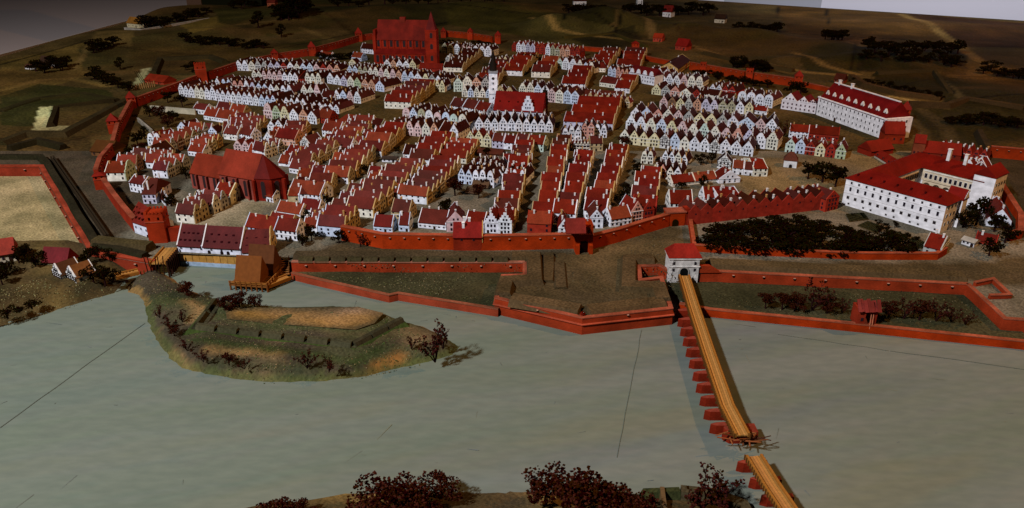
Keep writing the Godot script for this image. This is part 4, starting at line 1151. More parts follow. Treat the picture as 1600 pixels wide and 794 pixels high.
	row("with a red hipped roof near the blue cottage", 922, 111, 946, 112, 0.07, 0.026, 0.034, "cx", 0)
	row("in the farthest coloured row", 800, 79, 906, 90, 0.10, 0.042, 0.034, "Dt wt wt lt lt Rt Rt12 wd vt vt ot ot Dt Dt", 0)
	row("in the far row right of the church", 690, 82, 768, 88, 0.140, 0.044, 0.026, "vd yd wd pd pd wd wd wd", 1)
	row("with tan gables on the church street", 722, 112, 758, 82, 0.12, 0.034, 0.030, "nt nt nt nt nt nt", 1, "from the river", "c")
	row("with crossed beams at the church street's head", 696, 98, 722, 100, 0.05, 0.026, 0.03, "ht ht ht", 1)
	row("on the far middle street, lower part", 778, 132, 800, 98, 0.14, 0.03, 0.028, "nt nt kt nt", 0, "from the river", "w")
	row("in the pale yellow group of the far middle", 777, 102, 802, 103, 0.06, 0.034, 0.03, "yt yt yt", 1)
	row("on the far street of small roofs, left", 816, 118, 842, 90, 0.14, 0.032, 0.028, "nt kt nt kt", 0, "from the river", "w")
	row("on the far street of small roofs, middle", 860, 121, 876, 98, 0.13, 0.034, 0.030, "nt kt nt", 0, "from the river", "c")
	row("on the far street above the upper square", 914, 140, 932, 104, 0.15, 0.034, 0.030, "nt kt nt kt", 0, "from the river", "w")
	row("beside the white hall, red roofed block", 936, 134, 966, 138, 0.09, 0.030, 0.032, "ce", 0)
	row("on the last street before the back gate, left", 950, 108, 970, 84, 0.14, 0.032, 0.030, "nt kt nt kt", 0, "from the river", "w")
	row("on the last street before the back gate, right", 1000, 108, 1012, 84, 0.16, 0.032, 0.030, "nt kt nt kt", 0, "from the river", "w")
	row("on the diagonal street, red roofed", 984, 145, 1000, 126, 0.10, 0.03, 0.03, "nt nt", 0, "from the river", "w")
	row("with yellow side near the bright back wall", 1058, 116, 1078, 101, 0.12, 0.034, 0.036, "ke", 1)
	row("far left of the red church, white", 564, 82, 585, 84, 0.07, 0.036, 0.03, "we", 1)
	row("with red roof and blue end near the wall", 498, 90, 516, 92, 0.06, 0.022, 0.028, "we", 2)
	row("with red roof nearest the red church", 549, 93, 565, 95, 0.07, 0.024, 0.03, "be", 2)
	row("small and ochre left of the red church", 545, 103, 556, 104, 0.07, 0.026, 0.03, "yt", 1)
	row("with red roof right of the tall pastel row", 775, 152, 803, 154, 0.07, 0.034, 0.03, "nd nd", 1)

# --- large buildings -----------------------------------------------------------
# a window as a part of its own: pale frame, with a dark pane as its sub-part
func window_part(parent: Node3D, t: Transform3D, w: float, h: float, frame: Color, pointed := false) -> void:
	var key := "win%.4f_%.4f_%d_%.2f" % [w, h, int(pointed), frame.r]
	if not M.has(key):
		var a := Mb.new(); var b := Mb.new()
		if pointed:
			a.slab(arch(w + 0.003, h + 0.002), -0.001, 0.001, frame)
			b.slab(arch(w, h), -0.001, 0.0018, Color(0.02, 0.014, 0.012))
		else:
			a.box(Vector3(-w / 2 - 0.0014, -0.0014, -0.001), Vector3(w / 2 + 0.0014, h + 0.0014, 0.001), frame)
			b.box(Vector3(-w / 2, 0, -0.001), Vector3(w / 2, h, 0.0018), Color(0.012, 0.011, 0.012))
		M[key] = [a.mesh(M.paint), b.mesh(M.dark)]
	var f := obj("window", M[key][0], parent)
	f.transform = t
	obj("pane", M[key][1], f)

func face(q: int, w: float, d: float) -> Transform3D:
	# the four walls of a block of width w (x) and depth d (towards -z), front foot in the middle
	return [Transform3D(), Transform3D(Basis(Vector3.UP, PI / 2), Vector3(w / 2, 0, -d / 2)), Transform3D(Basis(Vector3.UP, PI), Vector3(0, 0, -d)), Transform3D(Basis(Vector3.UP, -PI / 2), Vector3(-w / 2, 0, -d / 2))][q]

func chimney(parent: Node3D, at: Vector3, h: float, s: float) -> void:
	var m := Mb.new()
	m.box(at - Vector3(s, 0, s), at + Vector3(s, h, s), lin("ddd6d0"))
	m.box(at + Vector3(-s * 1.3, h, -s * 1.3), at + Vector3(s * 1.3, h + 0.002, s * 1.3), lin("e6e0da"))
	obj("chimney", m.mesh(M.paint), parent)

func part(called: String, m: Mb, mat_name: String, parent: Node3D) -> MeshInstance3D:
	return obj(called, m.mesh(M[mat_name]), parent)

func at_mid(x0: float, y0: float, x1: float, y1: float) -> Transform3D:
	var a := G(x0, y0); var b := G(x1, y1)
	var t := along(a, b)
	t.origin = (a + b) / 2
	return t

func landmarks() -> void:
	big_church()
	convent_church()
	town_hall()
	castle()
	barracks()
	small_marks()

func big_church() -> void:
	var red := lin("a02c1a")
	var t := thing("church", "huge dark red church with a steep roof and spire over the town", "church", at_mid(585, 99, 684, 101))
	var w := G(585, 99).distance_to(G(684, 101))
	var nw := w * 0.83
	var x0 := -w / 2 + nw / 2
	var m := Mb.new()
	m.box(Vector3(-w / 2 + 0.01, -0.01, -0.05), Vector3(-w / 2 + nw, 0.075, 0.0), red)
	part("aisle_wall", m, "brick", t)
	m = Mb.new()
	m.slab(PackedVector2Array([Vector2(0.003, 0.073), Vector2(-0.05, 0.105), Vector2(-0.05, 0.073)]), 0.0, nw - 0.01, lin("7c2017"), Transform3D(Basis(Vector3(0, 0, 1), Vector3.UP, Vector3(-1, 0, 0)), Vector3(-w / 2 + nw, 0, 0)))
	part("aisle_roof", m, "roof", t)
	m = Mb.new()
	m.box(Vector3(-w / 2 + 0.01, -0.01, -0.22), Vector3(-w / 2 + nw, 0.175, -0.05), red)
	part("nave_wall", m, "brick", t)
	m = Mb.new()
	m.add(gable_prism(0.17, nw - 0.012, 0.175, 0.13, 0.005, lin("80231a")), Transform3D(Basis(Vector3.UP, PI / 2), Vector3(-w / 2 + nw, 0, -0.135)))
	part("nave_roof", m, "roof", t)
	m = Mb.new()
	m.box(Vector3(-w / 2 - 0.01, -0.01, -0.10), Vector3(-w / 2 + 0.012, 0.20, -0.03), red)
	m.box(Vector3(-w / 2 - 0.006, -0.01, -0.23), Vector3(-w / 2 + 0.010, 0.24, -0.04), tone(red, 0.9))
	part("west_pier", m, "brick", t)
	for k in 8:
		var x := -w / 2 + 0.028 + k * (nw - 0.04) / 7.4
		window_part(t, Transform3D(Basis(), Vector3(x, 0.118, -0.05)), 0.016, 0.046, lin("5b3a34"), true)
		window_part(t, Transform3D(Basis(), Vector3(x, 0.012, 0.0)), 0.018, 0.05, lin("5b3a34"), true)
		m = Mb.new()
		m.box(Vector3(x + 0.019, -0.01, 0), Vector3(x + 0.026, 0.066, 0.012), tone(red, 1.08))
		part("buttress", m, "brick", t)
		m = Mb.new()
		m.box(Vector3(x + 0.019, 0.1, -0.051), Vector3(x + 0.025, 0.172, -0.043), tone(red, 1.08))
		part("pilaster", m, "brick", t)
	var tx := -w / 2 + nw + 0.04
	m = Mb.new()
	m.box(Vector3(tx - 0.042, -0.01, -0.075), Vector3(tx + 0.042, 0.25, 0.012), red)
	part("tower_wall", m, "brick", t)
	m = Mb.new()
	for y in [0.09, 0.17, 0.246]: m.box(Vector3(tx - 0.044, y, -0.077), Vector3(tx + 0.044, y + 0.006, 0.014), tone(red, 1.2))
	part("string_course", m, "brick", t)
	for y in [0.03, 0.115, 0.195]: window_part(t, Transform3D(Basis(), Vector3(tx + 0.004, y, 0.012)), 0.018, 0.036, lin("5b3a34"), true)
	m = Mb.new()
	var sp := Mb.new()
	pyramid(sp, 0.07, 0.07, 0.25, 0.13, lin("741d17"), 0.002)
	m.add(sp, Transform3D(Basis(), Vector3(tx, 0, -0.032)))
	part("spire", m, "roof", t)
	m = Mb.new()
	m.box(Vector3(-0.06, 0.285, -0.16), Vector3(-0.02, 0.325, -0.12), lin("8a3024"))
	part("roof_turret", m, "brick", t)

func convent_church() -> void:
	var pink := lin("a85248")
	var t := thing("church", "long red convent church with tall pointed windows and a polygonal apse", "church", along(G(301, 294), G(404, 313)))
	var l := G(301, 294).distance_to(G(404, 313))
	var m := Mb.new()
	m.box(Vector3(0, -0.01, -0.105), Vector3(l * 0.48, 0.072, 0), pink)
	part("nave_wall", m, "brick", t)
	m = Mb.new()
	m.add(gable_prism(0.105, l * 0.48, 0.072, 0.065, 0.005, lin("8f3420")), Transform3D(Basis(Vector3.UP, PI / 2), Vector3(l * 0.48, 0, -0.0525)))
	part("nave_roof", m, "roof", t)
	m = Mb.new()
	m.box(Vector3(l * 0.48, -0.01, -0.115), Vector3(l, 0.092, 0.006), pink)
	part("choir_wall", m, "brick", t)
	m = Mb.new()
	m.add(gable_prism(0.121, l * 0.52 + 0.005, 0.092, 0.08, 0.005, lin("953722")), Transform3D(Basis(Vector3.UP, PI / 2), Vector3(l + 0.001, 0, -0.0545)))
	part("choir_roof", m, "roof", t)
	# apse: half an octagon at the right end
	var ring := PackedVector3Array()
	for k in 5:
		var a := -PI / 2 + PI * k / 4.0
		ring.append(Vector3(l + cos(a) * 0.085, 0, -0.0545 - sin(a) * 0.0605))
	m = Mb.new()
	var rf := Mb.new()
	for k in 4:
		var a := ring[k]; var b := ring[k + 1]
		m.quad(a + Vector3(0, -0.01, 0), b + Vector3(0, -0.01, 0), b + Vector3(0, 0.092, 0), a + Vector3(0, 0.092, 0), lin("8a2418"))
		var o := Vector3(0, 0.091, 0)
		var ca := Vector3(l, 0, -0.0545)
		rf.tri(ca + (a - ca) * 1.06 + o, ca + (b - ca) * 1.06 + o, ca + Vector3(0.004, 0.172, 0), lin("6b1c14"))
	part("apse_wall", m, "brick", t)
	part("apse_roof", rf, "roof", t)
	for k in 4:
		var f := along(ring[k], ring[k + 1])
		f.origin = (ring[k] + ring[k + 1]) / 2 + Vector3(0, 0.012, 0)
		window_part(t, f, 0.016, 0.068, lin("6d2a20"), true)
	for k in 5:
		m = Mb.new()
		var q := ring[k]
		m.box(Vector3(-0.005, -0.01, -0.002), Vector3(0.005, 0.085, 0.012), lin("94291a"), Transform3D(Basis(Vector3.UP, PI * k / 4.0), q))
		part("buttress", m, "brick", t)
	for k in 6:
		var x := 0.018 + k * l * 0.16
		var z := 0.0 if x < l * 0.48 else 0.006
		window_part(t, Transform3D(Basis(), Vector3(x, 0.012, z)), 0.014, 0.05 if z == 0.0 else 0.062, lin("5e231c"), true)
		m = Mb.new()
		m.box(Vector3(x + 0.017, -0.01, z), Vector3(x + 0.024, 0.064 if z == 0.0 else 0.082, z + 0.012), lin("96483e"))
		part("buttress", m, "brick", t)

func town_hall() -> void:
	var t := thing("town_hall", "white town hall with a bright red roof and stepped white gable", "town hall", at_mid(771, 186, 848, 190))
	var w := G(771, 186).distance_to(G(848, 190))
	var d := 0.14
	var m := Mb.new()
	m.box(Vector3(-w / 2, -0.01, -d), Vector3(w / 2, 0.055, 0), lin("ccccd6"))
	part("wall", m, "paint", t)
	m = Mb.new()
	m.box(Vector3(-w / 2, 0.0535, 0), Vector3(w / 2, 0.056, 0.003), lin("8a2a22"))
	part("cornice", m, "paint", t)
	m = Mb.new()
	m.add(gable_prism(d, w, 0.056, 0.085, 0.005, lin("84170f")), Transform3D(Basis(Vector3.UP, PI / 2), Vector3(w / 2, 0, -d / 2)))
	part("roof", m, "roof", t)
	for j in 2:
		for k in 9: window_part(t, Transform3D(Basis(), Vector3(-w / 2 + (k + 0.5) * w / 9, 0.008 + j * 0.024, 0)), 0.006, 0.010, lin("e8e6ea"))
	m = Mb.new()
	var o := PackedVector2Array([Vector2(-0.033, 0), Vector2(0.033, 0)])
	for s in [[0.033, 0.022], [0.026, 0.022], [0.026, 0.042], [0.018, 0.042], [0.018, 0.062], [0.010, 0.062], [0.010, 0.078]]: o.append(Vector2(s[0], s[1]))
	for s in [[0.010, 0.078], [0.010, 0.062], [0.018, 0.062], [0.018, 0.042], [0.026, 0.042], [0.026, 0.022], [0.033, 0.022]]: o.append(Vector2(-s[0], s[1]))
	m.slab(o, -0.004, 0.003, lin("dcdce4"), Transform3D(Basis(), Vector3(w * 0.2, 0.056, 0)))
	var gb := part("stepped_gable", m, "paint", t)
	m = Mb.new()
	m.add(gable_prism(0.058, 0.07, 0.02, 0.05, 0.001, lin("7c1d17"), -0.004), Transform3D(Basis(), Vector3(w * 0.2, 0.056, 0)))
	part("gable_roof", m, "roof", gb)
	for s in [[-0.012, 0.012], [0.012, 0.012], [-0.011, 0.03], [0.011, 0.03], [0, 0.05], [0, 0.012]]: window_part(t, Transform3D(Basis(), Vector3(w * 0.2 + s[0], 0.056 + s[1], 0.003)), 0.005, 0.008, lin("c9c9d4"))
	for k in 3:
		m = Mb.new()
		m.box(Vector3(-w * 0.4 + k * 0.05, 0.088, -0.036), Vector3(-w * 0.4 + k * 0.05 + 0.007, 0.097, -0.028), lin("3a100c"))
		part("dormer", m, "roof", t)
	# tower
	var q := thing("bell_tower", "slim white tower with a clock and dark onion spire by the town hall", "tower", Transform3D(Basis(), G(771, 181)))
	m = Mb.new()
	m.box(Vector3(-0.023, -0.01, -0.044), Vector3(0.023, 0.238, 0), lin("f3f1f4"))
	part("shaft", m, "paint", q)
	m = Mb.new()
	m.box(Vector3(-0.026, 0.236, -0.047), Vector3(0.026, 0.245, 0.005), lin("8f8f92"))
	m.box(Vector3(-0.023, 0.12, -0.044), Vector3(0.023, 0.123, 0.002), lin("a9a8ad"))
	part("gallery", m, "paint", q)
	m = Mb.new()
	m.tube(Vector3(0, 0.206, -0.001), Vector3(0, 0.206, 0.002), 0.0075, 0.0075, lin("231c1b"), 12)
	for k in 12:
		var a := TAU * k / 12; var b := TAU * (k + 1) / 12
		m.tri(Vector3(0, 0.206, 0.002), Vector3(cos(a) * 0.0075, 0.206 + sin(a) * 0.0075, 0.002), Vector3(cos(b) * 0.0075, 0.206 + sin(b) * 0.0075, 0.002), lin("2c2422"))
	part("clock_face", m, "dark", q)
	m = Mb.new()
	var prof := [[0.245, 0.020], [0.27, 0.019], [0.276, 0.024], [0.29, 0.016], [0.296, 0.012], [0.315, 0.011], [0.32, 0.015], [0.33, 0.008], [0.36, 0.001]]
	for k in prof.size() - 1: m.tube(Vector3(0, prof[k][0], -0.021), Vector3(0, prof[k + 1][0], -0.021), prof[k][1], prof[k + 1][1], lin("2c2320"), 8)
	part("spire", m, "roof", q)
	for y in [0.05, 0.095, 0.145, 0.175]: window_part(q, Transform3D(Basis(), Vector3(0.0, y, 0)), 0.005, 0.009, lin("bdbcc2"))
	# dark baroque belfry right of the hall
	q = thing("belfry", "dark timbered belfry with stacked onion domes right of the town hall", "tower", Transform3D(Basis(), G(851, 184)))
	m = Mb.new()
	m.box(Vector3(-0.016, -0.01, -0.034), Vector3(0.016, 0.075, 0), lin("4a2a20"))
	part("shaft", m, "paint", q)
	m = Mb.new()
	prof = [[0.075, 0.021], [0.09, 0.018], [0.096, 0.022], [0.112, 0.012], [0.13, 0.012], [0.136, 0.015], [0.15, 0.006], [0.19, 0.001]]
	for k in prof.size() - 1: m.tube(Vector3(0, prof[k][0], -0.017), Vector3(0, prof[k + 1][0], -0.017), prof[k][1], prof[k + 1][1], lin("30201a"), 8)
	part("spire", m, "roof", q)

func castle() -> void:
	var a := G(1315, 319); var b := G(1468, 365)
	var t := thing("castle", "large white castle with a red roof, arcaded courtyard and rows of windows", "castle", along(a, b))
	var l := a.distance_to(b)
	var h := 0.105
	var white := lin("e9e4e2")
	var stone := lin("cdbb9d")
	var roof := lin("7c1812")
	var m := Mb.new()
	m.box(Vector3(0, -0.02, -0.105), Vector3(l, h, 0), white)
	part("front_wing_wall", m, "paint", t)
	m = Mb.new()
	m.box(Vector3(0, -0.02, -0.49), Vector3(0.105, h, -0.105), white)
	part("left_wing_wall", m, "paint", t)
	m = Mb.new()
	m.box(Vector3(0.105, -0.02, -0.49), Vector3(0.34, h, -0.385), white)
	m.box(Vector3(0.115, 0.058, -0.384), Vector3(0.30, h, -0.362), stone)
	part("back_wing_wall", m, "paint", t)
	m = Mb.new()
	m.box(Vector3(0.30, -0.02, -0.46), Vector3(0.375, 0.135, -0.36), white)
	part("corner_block_wall", m, "paint", t)
	# roofs of the three wings, mitred: front ridge, left ridge, back ridge
	var o := 0.006
	var r := 0.036
	m = Mb.new()
	var f0 := Vector3(-o, h, o); var f1 := Vector3(l + o, h, o); var i0 := Vector3(0.105 + o, h, -0.105 - o); var i1 := Vector3(l + o, h, -0.105 - o)
	var k0 := Vector3(0.0525, h + r, -0.0525); var k1 := Vector3(l - 0.05, h + r, -0.0525)
	m.quad(f0, f1, k1, k0, roof); m.quad(i1, i0, k0, k1, roof); m.tri(f1, i1, k1, roof)
	part("front_wing_roof", m, "roof", t)
	m = Mb.new()
	var b0 := Vector3(-o, h, -0.49 - o); var j0 := Vector3(0.105 + o, h, -0.362 + o); var k2 := Vector3(0.0525, h + r, -0.4375)
	m.quad(b0, f0, k0, k2, roof); m.quad(i0, j0, k2, k0, roof)
	part("left_wing_roof", m, "roof", t)
	m = Mb.new()
	var b1 := Vector3(0.34, h, -0.49 - o); var j1 := Vector3(0.34, h, -0.362 + o); var k3 := Vector3(0.34, h + r, -0.4375)
	m.quad(b1, b0, k2, k3, roof); m.quad(j0, j1, k3, k2, roof); m.tri(j1, b1, k3, roof)
	part("back_wing_roof", m, "roof", t)
	m = Mb.new()
	m.add(gable_prism(0.075, 0.11, 0.135, 0.03, 0.003, roof), Transform3D(Basis(), Vector3(0.3375, 0, -0.355)))
	part("corner_block_roof", m, "roof", t)
	m = Mb.new()
	m.add(gable_prism(0.04, 0.06, h + 0.004, 0.03, 0.003, roof), Transform3D(Basis(Vector3.UP, PI / 2), Vector3(l + 0.012, 0, -0.122)))
	m.box(Vector3(l - 0.04, -0.01, -0.140), Vector3(l + 0.01, h + 0.003, -0.104), white)
	m.slab(PackedVector2Array([Vector2(-0.017, 0), Vector2(0.017, 0), Vector2(0, 0.026)]), 0, 0.002, white, Transform3D(Basis(Vector3.UP, PI / 2), Vector3(l + 0.011, h + 0.003, -0.122)))
	part("stair_gable", m, "paint", t)
	# facade windows: four storeys of the front
	for k in 12:
		var x := 0.024 + k * (l - 0.045) / 11.0
		window_part(t, Transform3D(Basis(), Vector3(x, 0.088, 0)), 0.0065, 0.008, lin("d9d4d0"))
		window_part(t, Transform3D(Basis(), Vector3(x, 0.060, 0)), 0.008, 0.015, lin("f0ecea"))
		window_part(t, Transform3D(Basis(), Vector3(x - 0.004, 0.029, 0)), 0.008, 0.009, lin("8c8478"))
		if k % 3 != 1: window_part(t, Transform3D(Basis(), Vector3(x + 0.003, 0.008, 0)), 0.0055, 0.005, lin("b0aaa4"))
	for k in 4:
		for j in 3: window_part(t, Transform3D(Basis(Vector3.UP, PI / 2), Vector3(l, 0.025 + j * 0.03, -0.022 - k * 0.027)), 0.007, 0.011, lin("cfc2ae"))
	m = Mb.new()
	for y in [0.049, 0.081]: m.box(Vector3(0, y, 0), Vector3(l, y + 0.0012, 0.0012), lin("d5cfca"))
	part("string_course", m, "paint", t)
	# arcades round the court: open arches with piers, a gallery of small openings above
	var yard := Transform3D(Basis(Vector3.UP, 0), Vector3(0.12, 0, -0.365))
	for k in 5:
		var f := yard * Transform3D(Basis(), Vector3(0.02 + k * 0.037, 0, 0))
		m = Mb.new()
		var oc := PackedVector2Array([Vector2(-0.0185, 0)])
		oc.append(Vector2(-0.014, 0))
		for q in 9:
			var an := PI - PI * q / 8.0
			oc.append(Vector2(cos(an) * 0.014, 0.036 + sin(an) * 0.014))
		oc.append_array(PackedVector2Array([Vector2(0.014, 0), Vector2(0.0185, 0), Vector2(0.0185, 0.058), Vector2(-0.0185, 0.058)]))
		m.slab(oc, -0.004, 0.003, stone, f)
		part("arcade_arch", m, "paint", t)
		for q in [-1, 1]: window_part(t, f * Transform3D(Basis(), Vector3(q * 0.0092, 0.068, 0.003)), 0.010, 0.018, lin("e2dccf"))
	m = Mb.new()
	m.box(Vector3(0.12, 0.059, -0.366), Vector3(0.302, 0.063, -0.357), stone)
	m.box(Vector3(0.12, 0.095, -0.366), Vector3(0.302, 0.1, -0.359), lin("e4dccb"))
	part("gallery_ledge", m, "paint", t)
	for k in 6:
		var f := Transform3D(Basis(Vector3.UP, PI / 2), Vector3(0.1055, 0, -0.15 - k * 0.037))
		window_part(t, f * Transform3D(Basis(), Vector3(0, 0.012, 0)), 0.022, 0.034, lin("a98a58"), true)
		for q in [-1, 1]: window_part(t, f * Transform3D(Basis(), Vector3(q * 0.0092, 0.066, 0)), 0.010, 0.020, lin("b79a63"))
	for k in 4:
		for j in 3: window_part(t, Transform3D(Basis(Vector3.UP, PI / 2), Vector3(0.375, 0.03 + j * 0.032, -0.375 - k * 0.024)), 0.006, 0.012, lin("c9b48e"))
	chimney(t, Vector3(0.17, h + 0.03, -0.43), 0.045, 0.006)
	chimney(t, Vector3(0.235, h + 0.03, -0.425), 0.04, 0.0055)
	for k in 7:
		m = Mb.new()
		m.box(Vector3(0.03 + k * 0.05, h + 0.014, -0.022), Vector3(0.036 + k * 0.05, h + 0.022, -0.016), lin("50120d"))
		part("roof_vent", m, "roof", t)

func barracks() -> void:
	var a := G(1275, 178); var b := G(1381, 217)
	var t := thing("barracks", "long white barracks with small dormers and a red roof behind the square", "barracks", along(a, b))
	var l := a.distance_to(b)
	var d := 0.15
	var h := 0.10
	var m := Mb.new()
	m.box(Vector3(0, -0.02, -d), Vector3(l, h, 0), lin("e6dfdc"))
	part("wall", m, "paint", t)
	m = Mb.new()
	m.add(gable_prism(d, l - 0.03, h, 0.075, 0.006, lin("7d1c17")), Transform3D(Basis(Vector3.UP, PI / 2), Vector3(l - 0.015, 0, -d / 2)))
	var hip := Mb.new()
	part("roof", m, "roof", t)
	m = Mb.new()
	m.box(Vector3(0, h - 0.006, 0.0), Vector3(l, h, 0.006), lin("efe8e4"))
	m.box(Vector3(0.02, h + 0.074, -d / 2 - 0.004), Vector3(l - 0.02, h + 0.079, -d / 2 + 0.004), lin("d9cfc8"))
	part("cornice", m, "paint", t)
	for k in 9:
		var f := Transform3D(Basis(), Vector3(0.045 + k * (l - 0.09) / 8.0, h + 0.012, -0.018))
		m = Mb.new()
		m.slab(front_outline("d", 0.026, 0.013, 0.014), -0.004, 0.0, lin("ddd3c6"), f)
		var dm := part("dormer", m, "paint", t)
		m = Mb.new()
		m.add(gable_prism(0.022, 0.035, 0.013, 0.011, 0.001, lin("6d1814"), -0.004), f)
		part("dormer_roof", m, "roof", dm)
		m = Mb.new()
		window_at(m, 0, 0.003, 0.005, 0.008, 0.0, f)
		part("dormer_window", m, "dark", dm)
	for k in 17:
		for j in 3:
			window_part(t, Transform3D(Basis(), Vector3(0.022 + k * (l - 0.044) / 16.0, 0.014 + j * 0.030, 0)), 0.006, 0.012, lin("f2ebe6"))
	for k in 4:
		for j in 3: window_part(t, Transform3D(Basis(Vector3.UP, PI / 2), Vector3(l, 0.016 + j * 0.03, -0.025 - k * 0.03)), 0.006, 0.011, lin("cbb9a6"))
	m = Mb.new()
	m.slab(arch(0.014, 0.022), 0.0005, 0.003, lin("3a2a20"), Transform3D(Basis(), Vector3(l * 0.3, -0.004, 0)))
	part("door", m, "dark", t)
	for x in [0.06, 0.16]: chimney(t, Vector3(x, h + 0.06, -d / 2), 0.035, 0.006)
	# white house with three gables at the barracks' left end
	t = thing("three_gabled_house", "white house with three steep gables joined to the barracks", "house", along(G(1220, 169), G(1274, 177)))
	l = G(1220, 169).distance_to(G(1274, 177))
	m = Mb.new()
	m.box(Vector3(0, -0.02, -0.12), Vector3(l, 0.052, 0), lin("e0d5d4"))
	part("wall", m, "paint", t)
	var cx := [0.23, 0.62, 0.88]; var ww := [0.44, 0.34, 0.24]
	for k in 3:
		var f := Transform3D(Basis(), Vector3(l * cx[k], 0, 0.001))
		m = Mb.new()
		m.slab(PackedVector2Array([Vector2(-ww[k] * l / 2, 0.05), Vector2(ww[k] * l / 2, 0.05), Vector2(0, 0.05 + ww[k] * l * 0.5)]), -0.003, 0.002, lin("e6dcda"), f)
		var gb := part("gable", m, "paint", t)
		m = Mb.new()
		m.add(gable_prism(ww[k] * l, 0.11, 0.05, ww[k] * l * 0.5 - 0.003, 0.002, lin("6f1a16"), -0.003), f)
		part("gable_roof", m, "roof", gb)
		for q in [-1, 0, 1]: window_part(t, f * Transform3D(Basis(), Vector3(q * 0.016 * ww[k] / 0.36, 0.058, 0.002)), 0.006, 0.007, lin("c9a6a4"))
	for k in 8:
		for j in 2: window_part(t, Transform3D(Basis(), Vector3((k + 0.5) * l / 8, 0.006 + j * 0.022, 0)), 0.0065, 0.009, lin("cfb4b2"))
	# white hall with four round gables
	t = thing("four_gabled_hall", "long white hall with a row of small round gables", "hall", along(G(982, 125), G(1022, 133)))
	l = G(982, 125).distance_to(G(1022, 133))
	m = Mb.new()
	m.box(Vector3(0, -0.02, -0.09), Vector3(l, 0.058, 0), lin("dcdadd"))
	part("wall", m, "paint", t)
	m = Mb.new()
	m.add(gable_prism(0.09, l, 0.058, 0.04, 0.003, lin("651a17")), Transform3D(Basis(Vector3.UP, PI / 2), Vector3(l, 0, -0.045)))
	part("roof", m, "roof", t)
	for k in 4:
		m = Mb.new()
		m.slab(front_outline("r", 0.038, 0.004, 0.022), -0.003, 0.002, lin("dfdde0"), Transform3D(Basis(), Vector3((k + 0.5) * l / 4, 0.056, 0)))
		part("round_gable", m, "paint", t)
	for k in 10:
		for j in 2: window_part(t, Transform3D(Basis(), Vector3((k + 0.5) * l / 10, 0.010 + j * 0.024, 0)), 0.0055, 0.010, lin("d0ced2"))

